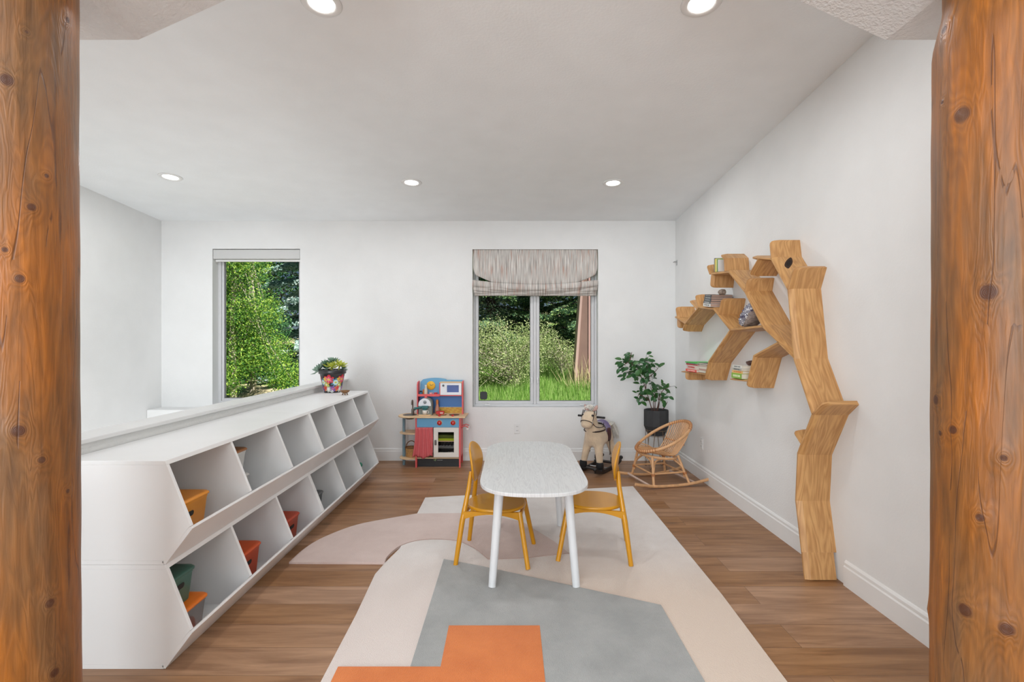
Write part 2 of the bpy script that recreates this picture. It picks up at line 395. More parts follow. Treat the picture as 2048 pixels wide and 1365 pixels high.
# roman shade on the play-room window
def roman_mat():
    m, n, b = nt('streaked_linen'); L = n.links.new
    tc = N(n, 'ShaderNodeTexCoord'); mp = N(n, 'ShaderNodeMapping'); mp.inputs['Scale'].default_value = (170, 0, 4); L(tc.outputs['Object'], mp.inputs[0])
    a = N(n, 'ShaderNodeTexNoise'); a.inputs['Scale'].default_value = 1; a.inputs['Detail'].default_value = 3; L(mp.outputs[0], a.inputs[0])
    c1 = N(n, 'ShaderNodeValToRGB'); e = c1.color_ramp.elements; e[0].position = .38; e[0].color = (*srgb(152, 147, 142), 1); e[1].position = .6; e[1].color = (*srgb(222, 217, 211), 1); L(a.outputs[0], c1.inputs[0])
    mp2 = N(n, 'ShaderNodeMapping'); mp2.inputs['Scale'].default_value = (110, 0, 5); mp2.inputs['Location'].default_value = (3, 1, 5); L(tc.outputs['Object'], mp2.inputs[0])
    q = N(n, 'ShaderNodeTexNoise'); q.inputs['Scale'].default_value = 1; q.inputs['Detail'].default_value = 2; L(mp2.outputs[0], q.inputs[0])
    c2 = N(n, 'ShaderNodeMapRange'); c2.inputs['From Min'].default_value = .56; c2.inputs['From Max'].default_value = .72; c2.inputs['To Max'].default_value = .75; L(q.outputs[0], c2.inputs[0])
    mx = N(n, 'ShaderNodeMix', data_type='RGBA'); mx.inputs[7].default_value = (*srgb(186, 118, 84), 1); L(c2.outputs[0], mx.inputs[0]); L(c1.outputs[0], mx.inputs[6])
    L(mx.outputs[2], b.inputs['Base Color']); b.inputs['Roughness'].default_value = .9
    return m
M['linen'] = roman_mat()
t = thing('roman_shade', 'streaked grey and rust linen roman shade pulled half up over the double window', 'window shade', ((WIN2[0]+WIN2[1])/2, YB+.03, 1.92))
hw = .733
def sheet(mb, nx, nz, fn, thick=.003):
    P = [[fn(i/nx, j/nz) for i in range(nx+1)] for j in range(nz+1)]
    v = [p for r in P for p in r]; k = len(v)
    v2 = [(p[0], p[1]+thick, p[2]) for p in v]
    f = []
    for j in range(nz):
        for i in range(nx):
            a = j*(nx+1)+i; f.append((a, a+1, a+nx+2, a+nx+1)); f.append((k+a, k+a+nx+1, k+a+nx+2, k+a+1))
    for i in range(nx):
        f.append((i+1, i, k+i, k+i+1)); a = nz*(nx+1)+i; f.append((a, a+1, k+a+1, k+a))
    for j in range(nz):
        a = j*(nx+1); f.append((a, a+nx+1, k+a+nx+1, k+a)); a += nx; f.append((a+nx+1, a, k+a, k+a+nx+1))
    mb.add(v+v2, f, 0, None, True)
def face_fn(u, vv):
    # v 0 top .. 1 bottom; bottom corners pulled in, belly swells out
    x = (u*2-1); tuck = max(0, (vv-.55)/.45)**1.8*.075
    z = .556 - vv*.375 - (.05*(1-x*x))*max(0, (vv-.5)*2)**1.5 + max(0, (vv-.8)/.2)*.05*max(0, abs(x)-.75)/.25
    y = -.015 - .035*math.sin(vv*math.pi*.8) - .006*math.sin(x*9+vv*3)*vv
    return (x*(hw-.006-tuck), y, z)
mb = MB(); sheet(mb, 48, 20, face_fn); mb.build('shade_face', M['linen'], t)
for k in range(5):
    def fold(u, vv, k=k):
        x = u*2-1; sag = (.052*(1-x*x))*(1-k/5)
        z0 = .197 - k*.033 - sag; z = z0 - vv*(.075 - .006*k)
        z = max(z, .004+.002*k) if k > 2 else z
        return (x*(hw-.004*k), -.052+.013*k - .012*math.sin(vv*math.pi)+.005*math.sin(7*x+k*2.1), z)
    mb = MB(); sheet(mb, 36, 4, fold); mb.build('shade_fold', M['linen'], t)
# ================================================================ LOG POSTS AND CEILING LIGHTS
def log_mat(name, knots, seed):
    """orange stained log: object coords, knots = [(x, z, rx, rz)] on the camera-facing side (local x, z)"""
    m, n, b = nt(name); L = n.links.new
    tc = N(n, 'ShaderNodeTexCoord')
    sep = N(n, 'ShaderNodeSeparateXYZ'); L(tc.outputs['Object'], sep.inputs[0])
    # unwrapped coordinate: angle round the log, height
    at = N(n, 'ShaderNodeMath', operation='ARCTAN2'); L(sep.outputs[0], at.inputs[0])
    ng = N(n, 'ShaderNodeMath', operation='MULTIPLY'); ng.inputs[1].default_value = -1; L(sep.outputs[1], ng.inputs[0]); L(ng.outputs[0], at.inputs[1])
    arc = N(n, 'ShaderNodeMath', operation='MULTIPLY'); arc.inputs[1].default_value = .16; L(at.outputs[0], arc.inputs[0])
    kfield = None; kdark = None
    for (kx, kz, rx, rz) in knots:
        sx = N(n, 'ShaderNodeMath', operation='SUBTRACT'); sx.inputs[1].default_value = kx; L(arc.outputs[0], sx.inputs[0])
        sz = N(n, 'ShaderNodeMath', operation='SUBTRACT'); sz.inputs[1].default_value = kz; L(sep.outputs[2], sz.inputs[0])
        dx = N(n, 'ShaderNodeMath', operation='DIVIDE'); dx.inputs[1].default_value = rx; L(sx.outputs[0], dx.inputs[0])
        dz = N(n, 'ShaderNodeMath', operation='DIVIDE'); dz.inputs[1].default_value = rz; L(sz.outputs[0], dz.inputs[0])
        c = N(n, 'ShaderNodeCombineXYZ'); L(dx.outputs[0], c.inputs[0]); L(dz.outputs[0], c.inputs[1])
        ln = N(n, 'ShaderNodeVectorMath', operation='LENGTH'); L(c.outputs[0], ln.inputs[0])
        if kdark is None: kdark = ln.outputs['Value']
        else:
            mn = N(n, 'ShaderNodeMath', operation='SMOOTH_MIN'); mn.inputs[2].default_value = .4; L(kdark, mn.inputs[0]); L(ln.outputs['Value'], mn.inputs[1]); kdark = mn.outputs[0]
    # grain coordinate bent round the knots
    sq = N(n, 'ShaderNodeMath', operation='DIVIDE'); sq.inputs[0].default_value = 1.0; ad1 = N(n, 'ShaderNodeMath', operation='ADD'); ad1.inputs[1].default_value = .6; L(kdark, ad1.inputs[0]); L(ad1.outputs[0], sq.inputs[1])
    cv = N(n, 'ShaderNodeCombineXYZ'); L(arc.outputs[0], cv.inputs[0]); L(sep.outputs[2], cv.inputs[1]); cv.inputs[2].default_value = seed
    mp = N(n, 'ShaderNodeMapping'); mp.inputs['Scale'].default_value = (9, 1.0, 1); L(cv.outputs[0], mp.inputs[0])
    g1 = N(n, 'ShaderNodeTexNoise'); g1.inputs['Scale'].default_value = 1.3; g1.inputs['Detail'].default_value = 3; g1.inputs['Distortion'].default_value = .8; L(mp.outputs[0], g1.inputs[0])
    sm = N(n, 'ShaderNodeMath', operation='MULTIPLY_ADD'); sm.inputs[1].default_value = .5; L(sq.outputs[0], sm.inputs[0]); L(g1.outputs[0], sm.inputs[2])
    rg = N(n, 'ShaderNodeMath', operation='MULTIPLY'); rg.inputs[1].default_value = 13; L(sm.outputs[0], rg.inputs[0])
    pp = N(n, 'ShaderNodeMath', operation='PINGPONG'); pp.inputs[1].default_value = .5; L(rg.outputs[0], pp.inputs[0])
    mp3 = N(n, 'ShaderNodeMapping'); mp3.inputs['Scale'].default_value = (55, 4.5, 1); L(cv.outputs[0], mp3.inputs[0])
    g3 = N(n, 'ShaderNodeTexNoise'); g3.inputs['Scale'].default_value = 1.0; g3.inputs['Detail'].default_value = 5; g3.inputs['Distortion'].default_value = .5; L(mp3.outputs[0], g3.inputs[0])
    # large patches: saturated orange against greyer brown
    mp2 = N(n, 'ShaderNodeMapping'); mp2.inputs['Scale'].default_value = (8, 1.6, 1); L(cv.outputs[0], mp2.inputs[0])
    g2 = N(n, 'ShaderNodeTexNoise'); g2.inputs['Scale'].default_value = 1.0; g2.inputs['Detail'].default_value = 5; L(mp2.outputs[0], g2.inputs[0])
    cr = N(n, 'ShaderNodeValToRGB'); e = cr.color_ramp.elements
    e[0].position = .36; e[0].color = (*srgb(122, 84, 48), 1); e[1].position = .64; e[1].color = (*srgb(160, 94, 26), 1)
    el = e.new(.5); el.color = (*srgb(140, 88, 38), 1)
    L(g2.outputs[0], cr.inputs[0])
    mr = N(n, 'ShaderNodeMapRange'); mr.inputs['To Min'].default_value = .86; mr.inputs['To Max'].default_value = 1.08; mr.inputs['From Max'].default_value = .5; L(pp.outputs[0], mr.inputs[0])
    mr3 = N(n, 'ShaderNodeMapRange'); mr3.inputs['From Min'].default_value = .25; mr3.inputs['From Max'].default_value = .75; mr3.inputs['To Min'].default_value = .62; mr3.inputs['To Max'].default_value = 1.28; L(g3.outputs[0], mr3.inputs[0])
    mm = N(n, 'ShaderNodeMath', operation='MULTIPLY'); L(mr.outputs[0], mm.inputs[0]); L(mr3.outputs[0], mm.inputs[1])
    hs = N(n, 'ShaderNodeHueSaturation'); L(cr.outputs[0], hs.inputs['Color']); L(mm.outputs[0], hs.inputs['Value'])
    kk = N(n, 'ShaderNodeMapRange'); kk.inputs['From Min'].default_value = .75; kk.inputs['From Max'].default_value = 1.15; kk.inputs['To Min'].default_value = .85; kk.inputs['To Max'].default_value = 0; L(kdark, kk.inputs[0])
    mk = N(n, 'ShaderNodeMix', data_type='RGBA'); mk.inputs[7].default_value = (*srgb(72, 34, 16), 1); L(kk.outputs[0], mk.inputs[0]); L(hs.outputs[0], mk.inputs[6])
    # drying cracks: thin dark vertical lines
    mp4 = N(n, 'ShaderNodeMapping'); mp4.inputs['Scale'].default_value = (10, .7, 1); mp4.inputs['Location'].default_value = (seed, 0, 0); L(cv.outputs[0], mp4.inputs[0])
    vo = N(n, 'ShaderNodeTexNoise'); vo.inputs['Scale'].default_value = 1; vo.inputs['Detail'].default_value = 1.5; L(mp4.outputs[0], vo.inputs[0])
    ab = N(n, 'ShaderNodeMath', operation='SUBTRACT'); ab.inputs[1].default_value = .5; L(vo.outputs[0], ab.inputs[0]); aa = N(n, 'ShaderNodeMath', operation='ABSOLUTE'); L(ab.outputs[0], aa.inputs[0])
    ck = N(n, 'ShaderNodeMapRange'); ck.inputs['From Min'].default_value = .001; ck.inputs['From Max'].default_value = .005; ck.inputs['To Min'].default_value = .65; ck.inputs['To Max'].default_value = 0; L(aa.outputs[0], ck.inputs[0])
    gm = N(n, 'ShaderNodeMath', operation='GREATER_THAN'); gm.inputs[1].default_value = .5; L(g1.outputs[0], gm.inputs[0]); cg = N(n, 'ShaderNodeMath', operation='MULTIPLY'); L(ck.outputs[0], cg.inputs[0]); L(gm.outputs[0], cg.inputs[1])
    mc = N(n, 'ShaderNodeMix', data_type='RGBA'); mc.inputs[7].default_value = (*srgb(70, 36, 18), 1); L(cg.outputs[0], mc.inputs[0]); L(mk.outputs[2], mc.inputs[6])
    # worn, greyish patches
    mp5 = N(n, 'ShaderNodeMapping'); mp5.inputs['Scale'].default_value = (14, 1.3, 1); mp5.inputs['Location'].default_value = (seed*2.3, 1, 0); L(cv.outputs[0], mp5.inputs[0])
    g5 = N(n, 'ShaderNodeTexNoise'); g5.inputs['Scale'].default_value = 1; g5.inputs['Detail'].default_value = 7; g5.inputs['Roughness'].default_value = .65; L(mp5.outputs[0], g5.inputs[0])
    w5 = N(n, 'ShaderNodeMapRange'); w5.inputs['From Min'].default_value = .55; w5.inputs['From Max'].default_value = .75; w5.inputs['To Max'].default_value = .35; L(g5.outputs[0], w5.inputs[0])
    mw5 = N(n, 'ShaderNodeMix', data_type='RGBA'); mw5.inputs[7].default_value = (*srgb(150, 118, 92), 1); L(w5.outputs[0], mw5.inputs[0]); L(mc.outputs[2], mw5.inputs[6])
    L(mw5.outputs[2], b.inputs['Base Color'])
    b.inputs['Roughness'].default_value = .46; b.inputs['Coat Weight'].default_value = .06; b.inputs['Coat Roughness'].default_value = .3
    hh = N(n, 'ShaderNodeMath', operation='SUBTRACT'); L(mm.outputs[0], hh.inputs[0]); L(cg.outputs[0], hh.inputs[1])
    bp = N(n, 'ShaderNodeBump'); bp.inputs['Strength'].default_value = .45; bp.inputs['Distance'].default_value = .005
    L(hh.outputs[0], bp.inputs['Height']); L(bp.outputs[0], b.inputs['Normal'])
    return m
def log_post(x, y, r0, label, knots, seed, topcut=None):
    rnd = random.Random(seed); H = 2.548
    mb = MB(); nz, ns = 90, 72; rings = []
    ph = [rnd.uniform(0, 6.28) for _ in range(8)]
    for i in range(nz+1):
        z = H*i/nz; rr = r0*(1.035-.05*z/H); ring = []
        for j in range(ns):
            a = 2*math.pi*j/ns
            q = rr*(1+.010*math.sin(2*a+ph[0]+z*.8)+.007*math.sin(3*a+ph[1]-z*1.7)+.005*math.sin(7*a+ph[2]+2*z)+.004*math.sin(z*9+ph[3]+2*a)+.003*math.sin(z*23+ph[4]+5*a))
            if topcut and z > topcut: q *= 1-.16*min(1, (z-topcut)/.12)**1.3
            for (kx, kz, rx, rz) in knots:          # knots stand a little proud
                ar = math.atan2(math.cos(a), -math.sin(a))*.16  # unwrapped like the material
                dd = ((ar-kx)/(rx*2.6))**2+((z-kz)/(rz*2.6))**2
                q += .006*math.exp(-dd)
            ring.append((q*math.cos(a), q*math.sin(a), z))
        rings.append(ring)
    mb.loft(rings)
    o = mb.build('log_post', log_mat('stained_log_%d' % seed, knots, seed), loc=(x, y, 0))
    return tag(o, label, 'post')
# knot positions: arc offset from the camera-facing line, height
def kn(px, py, r, xc, side):
    # photograph position -> arc / height on the post facing the camera
    dx = (px-1024)/1000; A = dx*dx+1; B = -2*(dx*xc+1.5); C_ = xc*xc+2.25-.158**2; t_ = (-B-math.sqrt(max(0, B*B-4*A*C_)))/(2*A)
    return (.16*math.atan2(t_*dx-xc, 1.5-t_), 1.4-(py-682.5)*t_/1000, r*t_/1000, r*1.1*t_/1000)
XLP, XRP = -1.503, 1.464
kl = [kn(a, b_, r, XLP, 1) for a, b_, r in [(14,161,11),(134,40,5),(62,415,7),(39,558,8),(36,862,11),(80,920,6),(95,1206,8),(103,1345,8),(92,352,4),(53,64,3),(10,500,5),(131,983,4)]]
kr = [kn(a, b_, r, XRP, -1) for a, b_, r in [(1925,230,15),(1977,585,15),(1887,204,4),(1885,59,8),(1877,800,9),(1911,860,8),(1886,867,5),(2007,916,6),(1962,1035,7),(1934,1220,12),(2013,1258,12),(1858,1216,5)]]
log_post(XLP, 1.5, .158, 'thick orange-brown stained log post at the left edge of the room opening', kl, 3)
log_post(XRP, 1.5, .158, 'thick orange-brown stained log post at the right edge of the room opening', kr, 8, 2.30)

m_em, n_, b_ = nt('lamp_lens'); b_.inputs['Emission Color'].default_value = (1, .98, .94, 1); b_.inputs['Emission Strength'].default_value = 12; b_.inputs['Base Color'].default_value = (1, 1, 1, 1)
sl = math.atan(CSL)
def downlight(px, py, label):
    # ray to the sloping ceiling
    dx, dz = (px-1024)/1000, (682.5-py)/1000
    Y = (CZ0+CSL*YB-1.4)/(dz+CSL); X = dx*Y; Z = ceil_z(Y)
    t = thing('recessed_light', label, 'ceiling light', (X, Y, Z-.0005), 0, None); t.rotation_euler = (-sl, 0, 0)
    mb = MB(); mb.lathe([(.062, -.002), (.068, -.007), (.092, -.005), (.097, 0), (.062, 0), (.062, -.002)], 40, cap=False); mb.build('trim_ring', M['trim'], t)
    mb = MB(); mb.lathe([(0, -.0015), (.060, -.0015), (.064, 0)], 40, cap=False); mb.build('lens', m_em, t)
    l = bpy.data.lights.new('lamp', 'AREA'); l.shape = 'DISK'; l.size = .12; l.energy = LAMP; l.color = (.97, .98, 1)
    o = bpy.data.objects.new('lamp', l); COL.objects.link(o); o.parent = t; o.location = (0, 0, -.012)
    return t
LAMP = 8
downlight(643, 6, 'lit round recessed ceiling light, nearer row, on the left')
downlight(1403, 6, 'lit round recessed ceiling light, nearer row, on the right')
downlight(341, 354, 'lit round recessed ceiling light, far row, above the narrow stair window')
downlight(823, 365, 'lit round recessed ceiling light, far row, the middle one of three')
downlight(1226, 366, 'lit round recessed ceiling light, far row, nearest to the right wall')

# ---------------------------------------------------------------- outlets, bracket
def outlet(x, y, z, rz, label):
    t = thing('wall_outlet', label, 'outlet', (x, y, z), rz)
    mb = MB(); mb.box(-.035, .035, -.006, 0, -.057, .057); mb.build('cover_plate', M['plastic'], t, bevel=.002)
    for s in (-1, 1):
        mb = MB(); mb.box(-.017, .017, -.0085, -.006, s*.024-.014, s*.024+.014, 0)
        mb.box(-.009, -.006, -.0090, -.0084, s*.024-.006, s*.024+.007, 1); mb.box(.006, .009, -.0090, -.0084, s*.024-.006, s*.024+.007, 1)
        mb.build('socket', [M['plastic'], M['slotdark']], t)
outlet((1034.5-1024)*YB/1000, YB, 1.4-(857.5-682.5)*YB/1000, 0, 'white wall outlet low on the back wall under the double window')
yy = XR/.380
outlet(XR, yy, 1.4-(888-682.5)*yy/1000, R(-90), 'white outlet cover on the right wall above the baseboard, right of the rattan rocker')
t = thing('wall_hook', 'small grey metal bracket screwed to the right wall near the back corner', 'bracket', (XR, 5.80, 1.4+(682.5-526)*5.8/1000), R(-90))
mb = MB(); mb.box(-.02, .02, -.004, 0, -.03, .03); mb.build('mounting_plate', M['metal'], t, bevel=.001)
mb = MB(); mb.tube([(0, -.004, .012), (0, -.03, .012)], .006, 8); mb.tube([(-.03, -.03, .012), (.03, -.03, .012)], .006, 8); mb.build('hook_arm', M['metal'], t)

# ================================================================ RUG (one piece, tufted, in colour fields)
def fl(px, py):
    Y = 1400.0/(py-682.5); return ((px-1024)*Y/1000, Y)
def rug_mat(name, c1, c2=None, grad=None):
    m, n, b = nt(name); L = n.links.new; c2 = c2 or tuple(c*.9 for c in c1)
    tc = N(n, 'ShaderNodeTexCoord'); a = N(n, 'ShaderNodeTexNoise'); a.inputs['Scale'].default_value = 3.0; a.inputs['Detail'].default_value = 8; a.inputs['Roughness'].default_value = .7
    L(tc.outputs['Object'], a.inputs[0]); cr = N(n, 'ShaderNodeValToRGB'); e = cr.color_ramp.elements
    e[0].position = .35; e[0].color = (*c2, 1); e[1].position = .65; e[1].color = (*c1, 1); L(a.outputs[0], cr.inputs[0])
    out = cr.outputs[0]
    if grad:      # dyed from near-white at the window end to peach at the other
        sp = N(n, 'ShaderNodeSeparateXYZ'); L(tc.outputs['Object'], sp.inputs[0])
        mr = N(n, 'ShaderNodeMapRange'); mr.inputs['From Min'].default_value = 3.5; mr.inputs['From Max'].default_value = 2.6; mr.interpolation_type = 'SMOOTHSTEP'; L(sp.outputs[1], mr.inputs[0])
        mx = N(n, 'ShaderNodeMix', data_type='RGBA'); mx.inputs[7].default_value = (*grad, 1); mx2 = N(n, 'ShaderNodeMix', data_type='RGBA'); mx2.inputs[6].default_value = (*srgb(220, 207, 200), 1); mx2.inputs[7].default_value = (*grad, 1)
        mr2 = N(n, 'ShaderNodeMapRange'); mr2.inputs['From Min'].default_value = -.5; mr2.inputs['From Max'].default_value = .35; mr2.interpolation_type = 'SMOOTHSTEP'; L(sp.outputs[0], mr2.inputs[0]); L(mr2.outputs[0], mx2.inputs[0]); L(mx2.outputs[2], mx.inputs[7])
        L(mr.outputs[0], mx.inputs[0]); L(out, mx.inputs[6]); out = mx.outputs[2]
    L(out, b.inputs['Base Color']); b.inputs['Roughness'].default_value = 1; b.inputs['Specular IOR Level'].default_value = .1; b.inputs['Sheen Weight'].default_value = .25
    q = N(n, 'ShaderNodeTexNoise'); q.inputs['Scale'].default_value = 220; q.inputs['Detail'].default_value = 2; L(tc.outputs['Object'], q.inputs[0])
    bp = N(n, 'ShaderNodeBump'); bp.inputs['Strength'].default_value = .5; bp.inputs['Distance'].default_value = .006; L(q.outputs[0], bp.inputs['Height']); L(bp.outputs[0], b.inputs['Normal'])
    return m
def near(poly_px): return [fl(*p) for p in poly_px]
def dens(pts, k=3):
    out = []
    for i in range(len(pts)):
        a, b_ = pts[i], pts[(i+1) % len(pts)]
        out += [(a[0]+(b_[0]-a[0])*j/k, a[1]+(b_[1]-a[1])*j/k) for j in range(k)]
    return out
def smooth_px(pts, n=6):
    """Catmull-Rom through open list"""
    out = []
    for i in range(len(pts)-1):
        p0 = pts[max(i-1, 0)]; p1 = pts[i]; p2 = pts[i+1]; p3 = pts[min(i+2, len(pts)-1)]
        for k in range(n):
            t = k/n
            out.append(tuple(.5*((2*p1[c])+(-p0[c]+p2[c])*t+(2*p0[c]-5*p1[c]+4*p2[c]-p3[c])*t*t+(-p0[c]+3*p1[c]-3*p2[c]+p3[c])*t**3) for c in range(len(p1))))
    out.append(pts[-1]); return out
rug_m = [rug_mat('rug_cream', srgb(226, 220, 216), srgb(216, 208, 203), srgb(219, 200, 184)),
         rug_mat('rug_blush', srgb(216, 196, 188), srgb(206, 184, 176)),
         rug_mat('rug_grey', srgb(172, 172, 170), srgb(154, 155, 153)),
         rug_mat('rug_orange', srgb(222, 128, 66), srgb(206, 112, 54)),
         rug_mat('rug_line', srgb(186, 158, 146)),
         rug_mat('rug_beige', srgb(220, 206, 198), srgb(212, 196, 187), None)]
mb = MB()
base = near([(1266, 975.5), (850.5, 998.4), (834, 1031), (800, 1100), (770, 1130)]) + near([(750, 1153), (712, 1234.6), (644, 1365)])
e1, e2 = fl(644, 1365), fl(712, 1234.6); r1, r2 = fl(1571, 1365), fl(1444, 1194)
k1 = (1.25-e1[1])/(e2[1]-e1[1]); k2 = (1.25-r1[1])/(r2[1]-r1[1])
base += [(e1[0]+(e2[0]-e1[0])*k1, 1.25), (r1[0]+(r2[0]-r1[0])*k2, 1.25)] + near([(1571, 1365), (1444, 1194)])
mb.prism(base, .0, .012, 0)
arc = smooth_px(near([(834, 1031), (778, 1040.6), (712, 1054), (651, 1077), (611, 1100), (578, 1129)]), 5)
cur = smooth_px(near([(770, 1130), (775, 1118), (799, 1097.4), (834, 1085.8), (875, 1083.2), (915, 1087), (946, 1100), (966, 1115), (976, 1124)]), 5)
pink = arc + cur + near([(1042, 1122), (1139, 1111.7), (1108, 1087), (1068, 1062), (1047, 1049), (990, 1036), (920, 1030)])
mb.prism(pink, .0, .0135, 1)
cur = smooth_px(near([(770, 1130), (775, 1118), (799, 1097.4), (834, 1085.8), (875, 1083.2), (915, 1087), (946, 1100), (966, 1115), (976, 1124)]), 5)
# stitched line along the beige edge
lp_ = cur + near([(1042, 1122), (1139, 1112)])
mb.tube([(p[0], p[1], .0150) for p in lp_], .0028, 5, 4, flat=.6)
grey = near([(887.5, 1124), (966, 1139), (1322, 1217)]) ; g1, g2 = fl(1322, 1217), fl(1405.6, 1365); k3 = (1.25-g1[1])/(g2[1]-g1[1])
grey += [(g1[0]+(g2[0]-g1[0])*k3, 1.25)]; h1, h2 = fl(887.5, 1124), fl(820, 1344); k4 = (1.25-h1[1])/(h2[1]-h1[1]); grey += [(h1[0]+(h2[0]-h1[0])*k4, 1.25)]
mb.prism(grey, .0, .0175, 2)
o1, o2 = fl(1079.5, 1259.5), fl(897.7, 1259.5); o3, o4 = fl(881, 1343), fl(676, 1343)
q1 = fl(1089.7, 1365); q2 = fl(665.6, 1365)
kq = lambda a, b_: (a[0]+(b_[0]-a[0])*(1.25-a[1])/(b_[1]-a[1]), 1.25)
mb.prism([o1, o2, o3, o4, kq(o4, q2), kq(o1, q1)], .0, .0195, 3)
o = mb.build('area_rug', rug_m, bevel=.004)
tag(o, 'tufted area rug in cream, blush, grey and orange shapes lying under the white table', 'rug')

# ================================================================ PLAY TABLE
def white_ash():
    m, n, b = nt('white_washed_ash'); L = n.links.new
    tc = N(n, 'ShaderNodeTexCoord'); mp = N(n, 'ShaderNodeMapping'); mp.inputs['Scale'].default_value = (26, 1.6, 1); L(tc.outputs['Object'], mp.inputs[0])
    a = N(n, 'ShaderNodeTexNoise'); a.inputs['Scale'].default_value = 1; a.inputs['Detail'].default_value = 4; a.inputs['Distortion'].default_value = 1.2; L(mp.outputs[0], a.inputs[0])
    mu = N(n, 'ShaderNodeMath', operation='MULTIPLY'); mu.inputs[1].default_value = 9; L(a.outputs[0], mu.inputs[0]); pp = N(n, 'ShaderNodeMath', operation='PINGPONG'); pp.inputs[1].default_value = .5; L(mu.outputs[0], pp.inputs[0])
    cr = N(n, 'ShaderNodeValToRGB'); e = cr.color_ramp.elements; e[0].position = .02; e[0].color = (*srgb(203, 203, 204), 1); e[1].position = .3; e[1].color = (*srgb(216, 217, 217), 1); L(pp.outputs[0], cr.inputs[0])
    L(cr.outputs[0], b.inputs['Base Color']); b.inputs['Roughness'].default_value = .42
    bp = N(n, 'ShaderNodeBump'); bp.inputs['Strength'].default_value = .12; bp.inputs['Distance'].default_value = .001; L(pp.outputs[0], bp.inputs['Height']); L(bp.outputs[0], b.inputs['Normal'])
    return m
M['ash'] = white_ash()
M['whitepaint'] = plain('white_paint', (.68, .69, .70), .35)
TC = (.125, 3.283)
t = thing('play_table', 'white oblong kids table with rounded ends and four round legs standing on the rug', 'table', (TC[0], TC[1], .0175))
outl = []
hwT, stT, hl = .308, .38, .683
for i in range(0, 33):
    a = math.pi*i/32; c, s_ = math.cos(a), math.sin(a)
    outl.append((hwT*math.copysign(abs(c)**.72, c), stT+(hl-stT)*abs(s_)**.8))
outl += [(-x, -y) for x, y in outl]
mb = MB(); mb.prism(outl, .567, .587); mb.build('tabletop', M['ash'], t, bevel=.003)
def leg_tube(x0, y0, x1, y1, z1, r0, r1, ins=0):
    m_ = MB(); m_.tube([(x0, y0, ins), (x0+(x1-x0)*.5, y0+(y1-y0)*.5, z1*.5), (x1, y1, z1)], [r0, (r0+r1)/2, r1], 20); return m_
for sx in (-1, 1):
    for sy in (-1, 1):
        leg_tube(sx*.237, sy*.469, sx*.195, sy*.40, .566, .0215, .027).build('leg', M['whitepaint'], t)
        if sy < 0 or sx > 0: pass
for y_ in (-.42, .42):
    mb = MB(); mb.box(-.22, .22, y_-.02, y_+.02, .545, .5665); mb.build('cross_rail', M['whitepaint'], t)

# ================================================================ YELLOW CHAIRS
M['mustard'] = plain('mustard_lacquer', srgb(202, 140, 16), .33, coat=.2, var=.02)
def make_chair():
    t = thing('kids_chair', 'x', 'chair')
    # local +x = facing; origin on the rug
    mb = MB(); rings = []
    for k, (sc_, z) in enumerate([(.955, .322), (.99, .326), (1.0, .333), (.99, .340), (.955, .343)]):
        rings.append([(sc_*.19*math.copysign(abs(math.cos(a))**.9, math.cos(a)), sc_*.182*math.copysign(abs(math.sin(a))**.9, math.sin(a)), z) for a in [2*math.pi*i/56 for i in range(56)]])
    mb.loft(rings); mb.build('seat', M['mustard'], t)
    for s in (-1, 1):
        mb = MB(); mb.tube([(.225, s*.195, 0), (.165, s*.130, .322)], [.0145, .0165], 16); mb.build('leg', M['mustard'], t)
        mb = MB(); mb.tube([(-.225, s*.195, 0), (-.190, s*.166, .26), (-.159, s*.112, .46), (-.154, s*.080, .55)], [.0145, .017, .014, .0105], 16); mb.build('leg', M['mustard'], t)
        # arched side rail: deep at the legs, slim in the middle
        n_ = 14; top = []; bot = []
        for i in range(n_+1):
            u = i/n_; x = -.188+u*.356; y = s*(.162-.026*u)
            d = .016+.034*(2*u-1)**2; top.append((x, y, .322)); bot.append((x, y, .322-d))
        w_ = .009; ring = []
        v = [(p[0], p[1]-w_, p[2]) for p in top+bot[::-1]] + [(p[0], p[1]+w_, p[2]) for p in top+bot[::-1]]
        k_ = len(top)*2; mb = MB(); mb.add(v, [tuple(range(k_)), tuple(range(k_, 2*k_))[::-1]]+[(i, (i+1) % k_, k_+(i+1) % k_, k_+i)[::-1] for i in range(k_)])
        mb.build('side_rail', M['mustard'], t)
    for q_ in ([(-.182, -.160, .292), (-.180, 0, .300), (-.182, .160, .292)], [(.17, -.13, .300), (.17, .13, .300)]):
        mb = MB(); mb.tube(q_, .012, 12); mb.build('cross_rail', M['mustard'], t)
    # bent oval backrest
    nu, nv = 28, 18
    mb = MB()
    def bp_(a, r, off):
        y = .165*r*math.cos(a); z = .600+.125*r*math.sin(a)
        lean = -(z-.6)*.13
        return (-.154+lean+1.0*y*y*1.0+off, y, z)
    rings = []
    for (r, off) in [(0.001, .007), (.5, .007), (.9, .007), (.985, .005), (1, 0), (.985, -.005), (.9, -.007), (.5, -.007), (.001, -.007)]:
        rings.append([bp_(2*math.pi*j/40, r, off) for j in range(40)])
    mb.loft(rings); mb.build('backrest', M['mustard'], t)
    return t
ch = make_chair(); ch.location = (-.10, 3.255, .0150); ch.rotation_euler = (0, 0, R(-7.6))
ch['label'] = 'mustard yellow child chair on the left side of the white table, facing right'; ch['group'] = 'yellow chairs at the play table'
c2 = copy_tree(ch); c2.location = (.542, 3.310, .0125); c2.rotation_euler = (0, 0, R(171.1))
c2['label'] = 'mustard yellow child chair on the right side of the white table, facing left'

